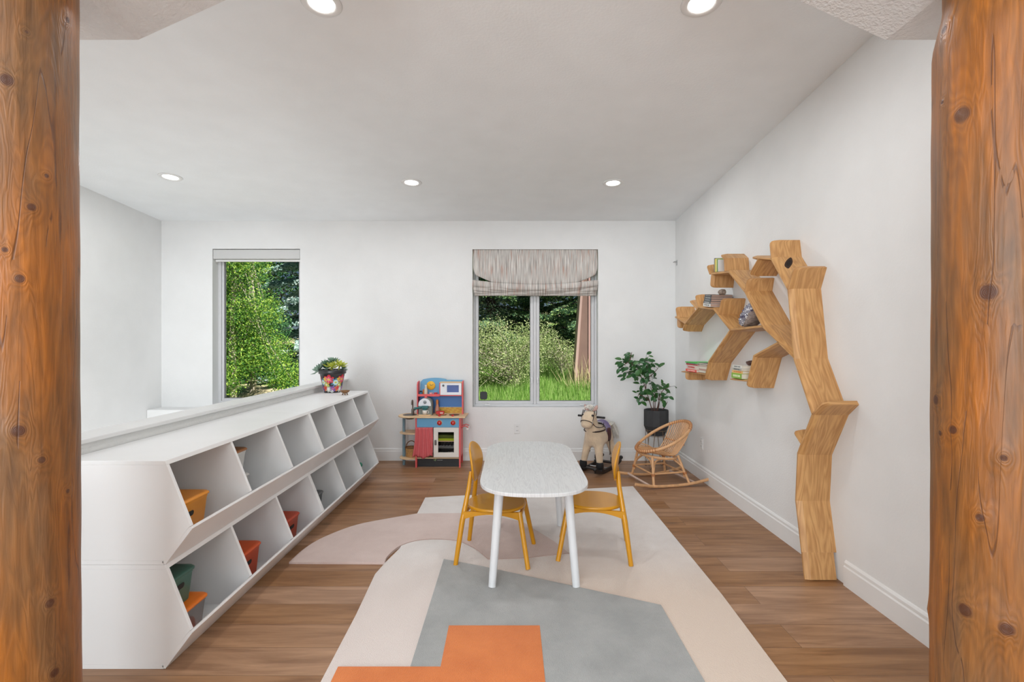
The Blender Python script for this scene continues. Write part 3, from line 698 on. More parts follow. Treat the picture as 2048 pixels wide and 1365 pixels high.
# ================================================================ CUBBY SHELVES
def cubby_unit(y0, z0, label):
    t = thing('cubby_shelf', label, 'shelf', (-1.479, y0, z0), 0, 'white slanted cubby units along the half wall')
    L_, H_, th = 1.498, .444, .018; xb = -.452; xf = .116; zk = .155
    prof = [(xb, 0), (0, 0), (xf, zk), (0, H_), (xb, H_)]
    def panel(y, w_, inset=0):
        m_ = MB(); pf = [(xb+inset*.01, th), (-.006, th), (xf-.0145-inset*.003, zk+.006), (xf-.006-inset*.003, zk+.011), (.0068-inset*.004, H_-th), (xb+inset*.01, H_-th)]
        k_ = len(pf); v = [(p[0], y, p[1]) for p in pf]+[(p[0], y+w_, p[1]) for p in pf]
        m_.add(v, [tuple(range(k_)), tuple(range(k_, 2*k_))[::-1]]+[(i, k_+i, k_+(i+1) % k_, (i+1) % k_) for i in range(k_)])
        return m_
    panel(.0, th).build('side_panel', M['shelfwhite'], t, bevel=.0014)
    panel(L_-th, th).build('side_panel', M['shelfwhite'], t, bevel=.0012)
    for k in (1, 2): panel(L_*k/3-th/2, th, 1).build('divider', M['shelfwhite'], t, bevel=.001)
    mb = MB(); mb.add([(xb, 0, H_-th), (.0072, 0, H_-th), (.0072, L_, H_-th), (xb, L_, H_-th), (xb, 0, H_), (0, 0, H_), (0, L_, H_), (xb, L_, H_)], [(0,3,2,1),(4,5,6,7),(0,1,5,4),(1,2,6,5),(2,3,7,6),(3,0,4,7)]); mb.build('top_panel', M['shelfwhite'], t, bevel=.0014)
    mb = MB(); mb.box(xb, -.006, 0, L_, 0, th); mb.build('bottom_panel', M['shelfwhite'], t, bevel=.0014)
    mb = MB(); mb.box(xb, xb+.008, th, L_-th, th, H_-th); mb.build('back_panel', M['shelfwhite'], t)
    mb = MB(); a = math.atan2(zk, xf); nx, nz = -math.sin(a)*th, math.cos(a)*th
    pf = [(0, 0), (xf, zk), (xf-.004, zk+.010), (xf+nx, zk+nz*.5), (0+nx, nz)]; v = [(p[0], 0, p[1]) for p in pf]+[(p[0], L_, p[1]) for p in pf]
    mb.add(v, [(4, 3, 2, 1, 0), (5, 6, 7, 8, 9)]+[(i, (i+1) % 5, 5+(i+1) % 5, 5+i) for i in range(5)]); mb.build('front_lip', M['shelfwhite'], t, bevel=.001)
    return t
cubby_unit(2.1316, 0, 'white slanted-front cubby shelf on the floor at the near end of the half wall')
cubby_unit(3.6316, 0, 'white slanted-front cubby shelf on the floor at the far end of the half wall')
cubby_unit(2.1316, .4445, 'white slanted-front cubby shelf stacked on top at the near end, yellow bin inside')
cubby_unit(3.6316, .4445, 'white slanted-front cubby shelf stacked on top at the far end, flower pot above')

def rrect(hx, hy, r, n_=5):
    out = []
    for cx_, cy_, a0 in ((hx-r, hy-r, 0), (-hx+r, hy-r, 90), (-hx+r, -hy+r, 180), (hx-r, -hy+r, 270)):
        for i in range(n_+1):
            a = R(a0+90*i/n_); out.append((cx_+r*math.cos(a), cy_+r*math.sin(a)))
    return out
def storage_bin(name, label, loc, sx, sy, h, col, lid=None, rz=0, group=None, clear=False):
    """front (with the hand hole) faces +x"""
    t = thing(name, label, 'storage bin', loc, rz, group)
    mt = plain(name+'_plastic', col, .38, var=.01)
    if clear: mt.node_tree.nodes['Principled BSDF'].inputs['Transmission Weight'].default_value = .8; mt.node_tree.nodes['Principled BSDF'].inputs['Alpha'].default_value = .45
    mb = MB()
    rings = [[(x*s_, y*s_, z) for x, y in rrect(sx/2, sy/2, .03)] for s_, z in ((.86, 0), (.88, .004), (.985, h-.012), (1.0, h-.010), (1.0, h)) ]
    mb.loft(rings); mb.build('bin_body', mt, t)
    if lid is not None:
        ml = plain(name+'_lid', lid, .4, var=.02)
        mb = MB(); mb.loft([[(x, y, z) for x, y in rrect(sx/2+e_, sy/2+e_, .032)] for e_, z in ((.003, h), (.006, h+.002), (.006, h+.008), (.0, h+.014), (-.012, h+.015))]); mb.build('lid', ml, t)
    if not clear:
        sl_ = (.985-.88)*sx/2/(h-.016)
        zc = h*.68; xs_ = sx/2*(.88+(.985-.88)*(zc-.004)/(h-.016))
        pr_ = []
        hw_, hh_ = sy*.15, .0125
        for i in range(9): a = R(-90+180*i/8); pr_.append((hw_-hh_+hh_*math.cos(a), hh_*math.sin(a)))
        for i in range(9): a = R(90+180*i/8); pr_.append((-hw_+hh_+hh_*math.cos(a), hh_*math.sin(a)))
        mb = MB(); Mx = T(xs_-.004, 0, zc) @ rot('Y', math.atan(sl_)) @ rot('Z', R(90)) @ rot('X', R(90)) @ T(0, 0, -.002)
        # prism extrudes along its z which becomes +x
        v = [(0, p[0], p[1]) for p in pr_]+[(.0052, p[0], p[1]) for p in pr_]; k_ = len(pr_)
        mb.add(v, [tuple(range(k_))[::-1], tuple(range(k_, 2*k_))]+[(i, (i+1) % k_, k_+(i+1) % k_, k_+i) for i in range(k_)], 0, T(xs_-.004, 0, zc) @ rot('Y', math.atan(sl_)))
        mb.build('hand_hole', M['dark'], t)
    return t
SF = .0185
G = 'lidded plastic bins in the cubbies'
storage_bin('storage_bin', 'yellow lidded plastic bin in the nearest upper cubby', (-1.63, 2.335, .4445+SF), .23, .35, .178, srgb(232, 150, 20), srgb(226, 142, 30), group=G)
storage_bin('storage_bin', 'white bin with a brown wooden lid, stacked in the second upper cubby', (-1.70, 2.84, .4445+SF+.148), .23, .32, .140, srgb(225, 224, 220), srgb(170, 112, 60), group=G)
storage_bin('storage_bin', 'white lidded plastic bin under the wooden-lidded one in the second upper cubby', (-1.70, 2.85, .4445+SF), .24, .33, .132, srgb(220, 219, 214), srgb(215, 214, 210), group=G)
storage_bin('storage_bin', 'dark green lidded plastic bin on the orange-lidded clear box in the nearest lower cubby', (-1.61, 2.262, SF+.175), .22, .22, .135, srgb(72, 118, 104), srgb(58, 98, 84), group=G)
storage_bin('clear_storage_box', 'clear plastic box with a bright orange lid under the green bin', (-1.60, 2.285, SF), .27, .255, .158, srgb(222, 200, 190), srgb(238, 122, 20), group=G, clear=True)
mb = MB(); mb.prism(rrect(.10, .095, .02), .006, .075); o = mb.build('craft_supplies', plain('coral_filling', srgb(206, 120, 96), .6, var=.3, vscale=30), bevel=.01, loc=(-1.60, 2.285, SF)); tag(o, 'coral-coloured craft supplies seen inside the clear box with orange lid', 'toys')
storage_bin('storage_bin', 'orange-red lidded plastic bin in the second lower cubby', (-1.60, 2.815, SF), .23, .30, .185, srgb(206, 76, 26), srgb(212, 84, 28), group=G)
storage_bin('storage_bin', 'rust red lidded plastic bin in the third lower cubby beside the leafy toy', (-1.61, 3.405, SF), .23, .24, .168, srgb(196, 72, 30), srgb(190, 66, 30), group=G)
storage_bin('storage_bin', 'dark grey lidded plastic bin in the fourth lower cubby', (-1.62, 3.86, SF), .23, .27, .178, srgb(84, 86, 88), srgb(92, 95, 98), group=G)
storage_bin('storage_bin', 'white lidded plastic bin, lower of the pair in the fourth upper cubby', (-1.70, 3.80, .4445+SF), .22, .26, .125, srgb(214, 212, 206), srgb(208, 206, 200), group=G)
storage_bin('storage_bin', 'white lidded plastic bin, upper of the pair in the fourth upper cubby', (-1.70, 3.79, .4445+SF+.141), .22, .25, .12, srgb(218, 216, 212), srgb(208, 206, 200), group=G)
# leafy toy in the third lower cubby
t = thing('artificial_plant', 'dark green leafy bundle tucked left of the rust red bin', 'plant', (-1.58, 3.215, SF))
rnd = random.Random(5); mb = MB(); mb.lathe([(.03, 0), (.036, .05), (.03, .055)], 14); mb.build('base_cup', M['black'], t)
mb = MB()
for k in range(46):
    a = rnd.uniform(0, 6.28); h = rnd.uniform(.05, .2); r = rnd.uniform(.0, .045); l = rnd.uniform(.02, .035)
    c = Vector((r*math.cos(a), r*math.sin(a), h)); d = Vector((math.cos(a), math.sin(a), rnd.uniform(-.2, .8))).normalized(); s_ = d.orthogonal().normalized()*l*.4
    mb.add([c, c+d*l*.5+s_, c+d*l, c+d*l*.5-s_], [(0, 1, 2, 3)], rnd.choice((0, 0, 1)))
mb.tube([(0, 0, .05), (0, 0, .18)], .004, 6, 0); mb.build('leaves', [plain('leaf_dark', srgb(40, 58, 40), .5), plain('leaf_pale', srgb(168, 176, 150), .5)], t)
# small toys in the far cubbies
t = thing('toy_figure', 'small white toy standing in the fifth upper cubby', 'toy', (-1.56, 4.56, .4445+SF)); mb = MB(); mb.lathe([(.028, 0), (.03, .03), (.018, .06), (.014, .09)], 16); mb.build('body', M['plastic'], t)
mb = MB(); mb.ball((0, 0, .118), (.028, .03, .03)); mb.build('head', M['plastic'], t)
t = thing('toy_figure', 'small sea-green toy in the last lower cubby', 'toy', (-1.50, 4.93, SF)); mb = MB(); mb.lathe([(.03, 0), (.034, .06), (.02, .11), (.012, .14)], 16); mb.build('body', plain('sea_green', srgb(40, 128, 104), .4), t)
mb = MB(); mb.ball((0, 0, .158), .026); mb.build('head', plain('sea_green_2', srgb(52, 140, 112), .4), t)
# ================================================================ PATTERNED PLANTER + BOWL ON THE CUBBIES
ZT = .8887
PC = (-1.79, 4.985)
t = thing('flower_planter', 'black pot painted with bright flowers, filled with succulents, on the far end of the cubbies', 'planter', (PC[0], PC[1], ZT))
def pot_r(z): return .080+(.118-.080)*z/.185
pm = [plain('pot_black', (.012, .012, .015), .3, coat=.4)]
pcol = {'red': srgb(214, 52, 62), 'pink': srgb(226, 110, 150), 'teal': srgb(70, 134, 160), 'pale': srgb(206, 226, 226), 'lime': srgb(190, 204, 96), 'purple': srgb(128, 86, 160), 'grey': srgb(176, 182, 170), 'orange': srgb(222, 120, 60), 'yellow': srgb(228, 200, 80), 'white': srgb(228, 228, 222)}
pk = list(pcol); pm += [plain('paint_'+k_, c, .35) for k_, c in pcol.items()]
mb = MB(); mb.lathe([(.0, 0), (.078, 0), (.080, .004), (.118, .185), (.128, .187), (.131, .192), (.131, .225), (.127, .229), (.120, .229), (.118, .19), (0.0, .185)], 48, cap=False)
def petal(cx_, cz_, ang, l, wd, col, lift):
    """petal painted on the cone; cx_ is the angle (radians) round the pot, cz_ the height"""
    n_ = 10; pts = []
    for i in range(n_):
        a = 2*math.pi*i/n_; u = l*.5+l*.5*math.cos(a); v_ = wd*.5*math.sin(a)
        du = u*math.cos(ang)-v_*math.sin(ang); dv = u*math.sin(ang)+v_*math.cos(ang)
        z = min(.184, max(.006, cz_+dv)); r_ = pot_r(z)+lift; th = cx_+du/.1
        pts.append((r_*math.cos(th), r_*math.sin(th), z))
    mb.add(pts, [tuple(range(n_))], pk.index(col)+1)
def flower(th, z, r_, n_, col, mid, in2=None, ph=0):
    for k_ in range(n_): petal(th, z, ph+2*math.pi*k_/n_, r_, r_*2.4/n_*1.5, col, .0008)
    if in2:
        for k_ in range(n_): petal(th, z, ph+2*math.pi*k_/n_, r_*.6, r_*.25, in2, .0014)
    for k_ in range(6): petal(th, z, 2*math.pi*k_/6, r_*.22, r_*.25, mid, .002)
front = math.atan2(-PC[1], -PC[0])            # towards the middle of the room
rnd = random.Random(4)
for k_ in range(-5, 6):
    q = front+k_*1.25
    flower(q-.35, .135, .048, 6, 'red', 'yellow', 'pink', .4); flower(q+.28, .105, .045, 9, 'teal', 'lime', 'pale', .1)
    flower(q-.62, .082, .032, 5, 'lime', 'white', None, .8); flower(q-.45, .038, .034, 7, 'grey', 'white', 'white', 0)
    flower(q+.03, .042, .034, 6, 'purple', 'pink', None, .3); flower(q+.52, .050, .036, 5, 'orange', 'red', 'red', .5)
    flower(q+.60, .135, .024, 5, 'yellow', 'orange', None, .2); flower(q-.05, .016, .016, 5, 'white', 'teal', None, .2)
    if k_*1.25 > 3 : break
mb.build('pot', pm, t)
mb = MB(); mb.lathe([(0, .212), (.10, .214), (.119, .208)], 24, cap=False); mb.build('soil', plain('potting_soil', (.02, .014, .01), .95, bump=.8, bscale=120), t)
def rosette(mb, c, r_, n_, tilt, mi, rnd, wide=.34):
    for k_ in range(n_):
        ring_ = k_//6; a = k_*2.4; l = r_*(1-.16*ring_)
        el_ = .25+.3*ring_+rnd.uniform(-.1, .1)
        d = Vector((math.cos(a)*math.cos(el_), math.sin(a)*math.cos(el_), math.sin(el_))); d = tilt @ d
        sd = d.cross(tilt @ Vector((0, 0, 1))).normalized(); up = sd.cross(d).normalized()
        c0 = Vector(c); w_ = l*wide
        pts = [c0, c0+d*l*.35+sd*w_*.4, c0+d*l*.72+sd*w_*.5+up*l*.08, c0+d*l+up*l*.16, c0+d*l*.72-sd*w_*.5+up*l*.08, c0+d*l*.35-sd*w_*.4, c0+d*l*.6-up*l*.06]
        mb.add(pts, [(0, 1, 6), (1, 2, 6), (2, 3, 6), (3, 4, 6), (4, 5, 6), (5, 0, 6), (0, 5, 4, 3, 2, 1)], mi, None, False)
rnd = random.Random(9)
sm_ = [plain('succulent_blue', srgb(138, 166, 148), .5, var=.15, vscale=30), plain('succulent_lime', srgb(192, 200, 86), .45, var=.15, vscale=30), plain('succulent_dark', srgb(96, 132, 106), .5, var=.1)]
for nm, c_, r_, n_, tl, mi in [('succulent', (-.115, -.03, .222), .10, 20, (.0, -.75), 0), ('succulent', (-.05, -.03, .275), .085, 18, (-.1, -.2), 2), ('succulent', (.01, -.05, .250), .095, 22, (.35, .0), 1),
                            ('succulent', (.075, -.01, .262), .092, 22, (.1, .35), 1), ('succulent', (-.01, .03, .30), .09, 18, (0, 0), 0), ('succulent', (.085, .04, .235), .065, 16, (-.2, .7), 2), ('succulent', (-.08, .05, .23), .075, 16, (-.3, -.4), 2)]:
    mb = MB(); rosette(mb, c_, r_, n_, (rot('X', tl[0]) @ rot('Y', tl[1])).to_3x3(), 0, rnd); mb.tube([(c_[0]*.8, c_[1]*.8, .205), c_], .008, 6); mb.build(nm, sm_[mi], t)
t = thing('wooden_bowl', 'tiny brown footed bowl beside the flower pot on the cubbies', 'bowl', (-1.585, 4.745, ZT))
M['brownwood'] = plain('carved_brown', srgb(136, 96, 58), .5, var=.2, vscale=60)
mb = MB(); mb.lathe([(0, .016), (.012, .016), (.032, .024), (.046, .040), (.048, .042), (.045, .042), (.03, .028), (0, .022)], 28, cap=False); mb.build('bowl_body', M['brownwood'], t)
mb = MB()
for k_ in range(4): a = k_*math.pi/2+.4; mb.tube([(.014*math.cos(a), .014*math.sin(a), .02), (.024*math.cos(a), .024*math.sin(a), 0)], .005, 8)
mb.build('bowl_feet', M['brownwood'], t)

# ================================================================ TREE-SHAPED BOOKSHELF
M['oak'] = wood('oiled_oak', srgb(208, 160, 104), srgb(164, 114, 64), scale=(1.1, 9, 1), rough=.42, ring=8, bump=.1)
D = .196
def ribbon(pts, t_=.030, d=D, ch=.030, tip0=False, tip1=False, notch=False, xo=0):
    """board following a zig-zag line in the wall plane; pts in (y, z) from wall; local origin at wall (x = 0), reaches -d"""
    P = [Vector((p[0], p[1])) for p in pts]
    if tip0 or tip1:
        def ins(a, b_): dd = (b_-a); l = dd.length; dd = dd/l; return [(a, .030), (a+dd*.006, .012), (a+dd*.016, .003), (a+dd*.032, 0)]
        Q = [(p, 0) for p in P]
        if tip0: Q = ins(P[0], P[1])+Q[1:]
        if tip1: Q = Q[:-1]+ins(P[-1], P[-2])[::-1]
    else: Q = [(p, 0) for p in P]
    n_ = len(Q); rings = []; acc = 0; us = []
    for i, (p, cut) in enumerate(Q):
        if i: acc += (p-Q[i-1][0]).length
        us.append(acc)
        d0 = (p-Q[i-1][0]).normalized() if i else None; d1 = (Q[i+1][0]-p).normalized() if i < n_-1 else None
        if d0 is None: d0 = d1
        if d1 is None: d1 = d0
        m_ = (d0+d1); m_ = m_.normalized() if m_.length > .2 else d0
        nrm = Vector((-m_.y, m_.x)); k_ = 1/max(.55, nrm.dot(Vector((-d0.y, d0.x))))
        dd = d-cut
        rings.append([( -xo, p+nrm*k_*t_/2), (-dd+ch, p+nrm*k_*t_/2), (-dd, p+nrm*k_*t_*.18), (-dd, p-nrm*k_*t_*.18), (-dd+ch, p-nrm*k_*t_/2), (-xo, p-nrm*k_*t_/2)])
    mb = MB(); prof = [0, d-ch, d, d+.01, d+.01+ch, 2*d+.01]
    v = [(x, q.x, q.y) for r_ in rings for x, q in r_]
    f = []; uv = []
    for i in range(n_-1):
        for j in range(6):
            j2 = (j+1) % 6; f.append((i*6+j, i*6+j2, (i+1)*6+j2, (i+1)*6+j)); a, b_ = prof[j], (prof[j2] if j2 else prof[5]+t_)
            uv.append([(us[i], a), (us[i], b_), (us[i+1], b_), (us[i+1], a)])
    f.append(tuple(range(6))[::-1]); uv.append([(.1*k_, 0) for k_ in range(6)]); e_ = (n_-1)*6; f.append(tuple(range(e_, e_+6))); uv.append([(.1*k_, 0) for k_ in range(6)])
    mb.add(v, f, 0, None, False, uv); return mb
TY = 3.0
tree = thing('tree_bookshelf', 'oak bookshelf shaped like a bare branching tree, standing on the floor against the right wall', 'bookshelf', (XR, TY, 0))
def rb(name, pts, **k_):
    return ribbon([(p[0]-TY, p[1]) for p in pts], **k_).build(name, M['oak'], tree)
g_ = .002
V0, V1, V2, V3, V4, V5, V6 = (2.945, .0), (3.028, .435), (3.007, .723), (2.861, .98), (3.045, 1.289), (3.113, 1.720), (3.314, 1.945)
rb('trunk', [(2.936, 0), (2.966, .148)], xo=.0175, t_=.034)
rb('trunk', [(2.966, .148), V1, V2, V3, V4, V5, V6], t_=.034)
rb('end_panel', [V6, (3.336, 2.07)], tip1=True, t_=.026)
rb('end_panel', [V5, (3.05, 1.853)], tip1=True, t_=.026)
rb('branch', [V6, (3.593, 2.0)], tip1=True)
rb('end_panel', [(3.49, 1.975), (3.627, 1.88)], tip1=True, t_=.024)
W1, W2, W3, W4 = (3.43, 1.50), (3.69, 1.762), (3.965, 1.948), (4.35, 1.983)
rb('branch', [(3.05, 1.30), W1, W2, W3, W4], tip1=True)
rb('end_panel', [W2, (3.658, 1.862)], tip1=True, t_=.024)
rb('end_panel', [W4, (4.42, 2.07)], tip1=True, t_=.022, tip0=False)
rb('end_panel', [(4.31, 1.975), (4.335, 1.864)], tip1=True, t_=.024)
rb('end_panel', [(4.04, 1.965), (4.055, 2.066), (4.13, 2.112)], tip1=True, t_=.020)
U1, U2, U3, U4, U5 = (3.94, 1.487), (4.27, 1.674), (4.61, 1.713), (4.97, 1.575), (5.294, 1.658)
rb('branch', [W1, U1, U2, U3, U4, U5], tip1=True, t_=.028)
rb('end_panel', [(4.16, 1.622), (4.105, 1.748)], tip1=True, t_=.022)
rb('end_panel', [(4.62, 1.71), (4.70, 1.832)], tip1=True, t_=.022)
rb('end_panel', [(4.66, 1.70), (4.85, 1.79)], tip1=True, t_=.022)
rb('end_panel', [(5.20, 1.635), (5.255, 1.757)], tip1=True, t_=.022)
rb('end_panel', [(5.20, 1.63), (5.20, 1.535)], tip1=True, t_=.022)
rb('end_panel', [(4.98, 1.57), (5.05, 1.503)], tip1=True, t_=.022)
T1, T2 = (4.37, 1.222), (4.468, 1.058)
rb('branch', [U1, T1, T2], tip1=True, t_=.032)
TSH = [(4.435, 1.105), (5.10, 1.088)]; rb('shelf_board', TSH, tip1=True, t_=.018)
rb('end_panel', [(4.95, 1.088), (4.955, 1.015)], tip1=True, t_=.024)
S0, S1, S2 = (3.225, 1.392), (3.556, 1.294), (3.668, 1.062)
rb('branch', [S0, S1, S2], tip1=True, t_=.030)
SSH = [(3.65, 1.108), (3.96, 1.098)]; rb('shelf_board', SSH, tip1=True, t_=.018)
rb('shelf_board', [V3, (2.765, 1.058)], tip1=True, t_=.026)
rb('shelf_board', [(2.975, .79), (3.06, .85)], tip1=True, t_=.024)
# bark-edged hole in the uppermost board
mb = MB(); hp = []
ce = Vector(((V5[0]*.22+V6[0]*.78)-TY, V5[1]*.22+V6[1]*.78)); dv = Vector((V6[0]-V5[0], V6[1]-V5[1])).normalized(); nv_ = Vector((-dv.y, dv.x))
for (sc_, mi, off) in ((1, 0, .0178), (.55, 1, .0186)):
    pts = []
    for i in range(18):
        a = 2*math.pi*i/18; u = (.064+.007*math.sin(3*a+1))*sc_*math.cos(a); q_ = (.021+.003*math.sin(2*a))*sc_*math.sin(a)
        uu = u*.85-q_*.5; xx = -.112+u*.5+q_*.85
        p = ce+dv*uu+nv_*off; pts.append((xx, p.x, p.y))
    mb.add(pts, [tuple(range(18))], mi)
mb.build('bark_knot', [plain('bark_dark', srgb(52, 32, 20), .8, bump=.6), plain('bark_void', (.012, .008, .006), .9)], tree)

# ---------------------------------------------------------------- books
def book(label, size, col, M_, page=(.72, .68, .58), band=None, group=None):
    """size = (spine length, depth, thickness); lies flat, spine towards -y side local, origin bottom centre"""
    t = bpy.data.objects.new('book', None); COL.objects.link(t); t.matrix_world = M_; t.empty_display_size = .05
    tag(t, label, 'book', group)
    L_, W_, H_ = size; c = .002
    mb = MB(); mb.box(-L_/2, L_/2, -W_/2, W_/2, 0, c); mb.box(-L_/2, L_/2, -W_/2, W_/2, H_-c, H_); mb.box(-L_/2, L_/2, -W_/2, -W_/2+c, c, H_-c)
    mats = [plain('book_cover', col, .4)]
    if band:
        mats.append(plain('book_title', band, .4))
        rnd_ = random.Random(label); x = -L_*.33
        while x < L_*.33:
            w_ = rnd_.uniform(.004, .014); mb.box(x, x+w_, -W_/2-.0006, -W_/2, H_*.3, H_*.7, 1); x += w_+rnd_.uniform(.003, .007)
    mb.build('cover', mats, t)
    mb = MB(); mb.box(-L_/2+.003, L_/2-.003, -W_/2+c, W_/2-.003, c, H_-c); mb.build('pages', plain('book_pages', page, .9, var=.05, vscale=200), t)
    return t
def flat_stack(yc, xc, z0, rz, items, group):
    z = z0
    for label, size, col, dz_, band in items:
        book(label, size, col, T(xc, yc, z) @ rot('Z', R(rz+dz_)), band=band, group=group); z += size[2]+.0003
    return z
# stack leaning against the panel on the middle branch (U2-U3)
ang_u = math.atan2(U3[1]-U2[1], U3[0]-U2[0])
def on_line(a, b_, y, off): k_ = (y-a[0])/(b_[0]-a[0]); return a[1]+(b_[1]-a[1])*k_+off
GU = 'dark books lying on the middle branch of the tree shelf'
yb0 = 4.39; zz = on_line(U2, U3, yb0, .0145)
items = [('white-spined book, bottom of the stack on the middle branch', (.165, .20, .026), srgb(225, 224, 220), srgb(60, 60, 60)), ('dark grey book with light title, second from the bottom on the middle branch', (.16, .20, .020), srgb(92, 96, 100), srgb(200, 200, 198)),
         ('charcoal book, third from the bottom on the middle branch', (.155, .19, .020), srgb(66, 72, 76), srgb(170, 170, 170)), ('slate book, fourth from the bottom on the middle branch', (.15, .19, .018), srgb(84, 90, 94), srgb(180, 180, 176)), ('dark book, top of the stack on the middle branch, stone lying on it', (.15, .185, .018), srgb(58, 60, 64), srgb(150, 150, 150))]
Mx0 = T(XR-.105, yb0, zz) @ rot('X', ang_u); acc = .001
for lb, sz_, col_, bd in items:
    book(lb, sz_, col_, Mx0 @ T(0, 0, acc) @ rot('Z', R(-90)), page=(.50, .34, .27), band=bd, group=GU); acc += sz_[2]+.0004
STONE_Z = zz+acc*math.cos(ang_u); 
# upright books under the folded hood at the top
GT = 'upright books on the topmost back branch'
ytop = 4.17
for k_, (lb, th_, hh, col_) in enumerate([('grey upright book, first from the back corner on the top branch', .018, .118, srgb(110, 116, 118)), ('yellow upright book beside the grey one on the top branch', .020, .112, srgb(222, 196, 70)), ('pale yellow-green upright book on the top branch', .022, .112, srgb(206, 208, 128)), ('green-spined upright book on the top branch', .014, .104, srgb(80, 150, 70)), ('white upright book nearest the wooden hood on the top branch', .020, .100, srgb(222, 222, 220))]):
    yk = 4.285-sum((.019, .021, .023, .015, .021)[:k_]); 
    zk_ = on_line(W3, W4, yk, .0165)
    # stand up: thickness along y, spine facing the room (-x)
    Mb = T(XR-.10, yk, zk_) @ Matrix(((0, 1, 0, 0), (0, 0, -1, 0), (-1, 0, 0, 0), (0, 0, 0, 1))) 
    Mb = T(XR-.10, yk, zk_+hh/2) @ Matrix(((0, 1, 0, 0), (0, 0, 1, 0), (1, 0, 0, 0), (0, 0, 0, 1)))
    book(lb, (hh, .150, th_), col_, Mb, group=GT)
# low left shelf: coloured picture books
GL = 'picture books on the low back shelf of the tree'
z = on_line(TSH[0], TSH[1], 4.85, .0095)+.002
z = flat_stack(4.78, XR-.105, z, -90, [('coral red picture book, bottom of the stack on the low back shelf', (.26, .20, .024), srgb(232, 92, 80), 2, srgb(250, 220, 210)), ('white and red thick picture book in the low back stack', (.26, .19, .040), srgb(226, 206, 196), -1, srgb(200, 60, 60)),
    ('thin red picture book in the low back stack, under the grey one', (.27, .19, .010), srgb(210, 50, 62), 2, None), ('thin grey picture book in the low back stack, under the green one', (.27, .20, .009), srgb(120, 126, 128), -2, None), ('bright green picture book, top of the stack on the low back shelf', (.28, .20, .010), srgb(70, 190, 70), 3, None)], GL)
GL2 = 'second row of books on the low back shelf of the tree'
z = on_line(TSH[0], TSH[1], 4.56, .0095)+.001
z = flat_stack(4.53, XR-.10, z, 0, [('pale grey book, bottom of the near stack on the low back shelf', (.17, .20, .022), srgb(200, 190, 180), 1, None), ('terracotta book in the near stack on the low back shelf', (.17, .19, .010), srgb(200, 80, 60), -2, None), ('dusty pink book in the near stack on the low back shelf', (.17, .19, .026), srgb(196, 160, 150), 1, None),
    ('brown book in the near stack on the low back shelf', (.17, .19, .014), srgb(150, 104, 98), 0, None), ('dark charcoal book, topmost of the near stack on the low back shelf', (.17, .19, .014), srgb(78, 76, 80), 2, None)], GL2)
GS = 'books on the small shelf under the low right branch'
z = on_line(SSH[0], SSH[1], 3.84, .0095)+.003
z = flat_stack(3.82, XR-.105, z, -90, [('thick lime green book, bottom of the stack on the small shelf', (.17, .19, .040), srgb(140, 182, 70), 0, srgb(230, 236, 200)), ('orange-cream book in the stack on the small shelf', (.165, .18, .020), srgb(232, 190, 120), 2, srgb(210, 100, 60)),
    ('grey lettered book in the stack on the small shelf', (.16, .18, .018), srgb(178, 178, 174), -3, srgb(90, 90, 90)), ('white lettered book, top of the stack on the small shelf', (.16, .18, .022), srgb(224, 222, 216), 1, srgb(120, 120, 120))], GS)
# rocks
def rock(mb, c, r_, seed, mi=0, M_=None, amp=.25, seg=18):
    rnd_ = random.Random(seed); k_ = seg//2; v = []; ph = [rnd_.uniform(0, 6) for _ in range(9)]
    for j in range(seg):
        for i in range(k_+1):
            th = math.pi*i/k_; a = 2*math.pi*j/seg
            q = 1+amp*(.5*math.sin(3*a+ph[0])*math.sin(2*th+ph[1])+.35*math.sin(5*a+ph[2]+3*th)+.25*math.sin(7*th+ph[3]+2*a))*math.sin(th)
            v.append((c[0]+r_[0]*q*math.sin(th)*math.cos(a), c[1]+r_[1]*q*math.sin(th)*math.sin(a), c[2]-r_[2]*q*math.cos(th)))
    f = [(j*(k_+1)+i, ((j+1) % seg)*(k_+1)+i, ((j+1) % seg)*(k_+1)+i+1, j*(k_+1)+i+1) for j in range(seg) for i in range(k_)]
    mb.add(v, f, mi, M_, False)
mb = MB(); rock(mb, (0, 0, .024), (.032, .034, .026), 3, amp=.22)
o = mb.build('stone', plain('speckled_stone', srgb(134, 120, 108), .6, var=.45, vscale=70, bump=.6, bscale=90), loc=(XR-.115, 4.28, STONE_Z-.012))
tag(o, 'small round speckled brown stone lying on the dark books of the tree shelf', 'stone')
t = thing('amethyst_geode', 'grey and purple crystal geode leaning on the flat shelf of the tree bookshelf', 'crystal', (XR-.105, 3.72, 1.512))
mb = MB(); rock(mb, (0, 0, 0), (.075, .150, .048), 11, 0, T(0, .0, .078) @ rot('X', R(-34)), amp=.18, seg=24); mb.build('rock_shell', plain('geode_shell', srgb(150, 138, 132), .75, var=.35, vscale=35, bump=.7, bscale=60), t)
mb = MB(); rnd = random.Random(21); RX = T(0, 0, .078) @ rot('X', R(-34))
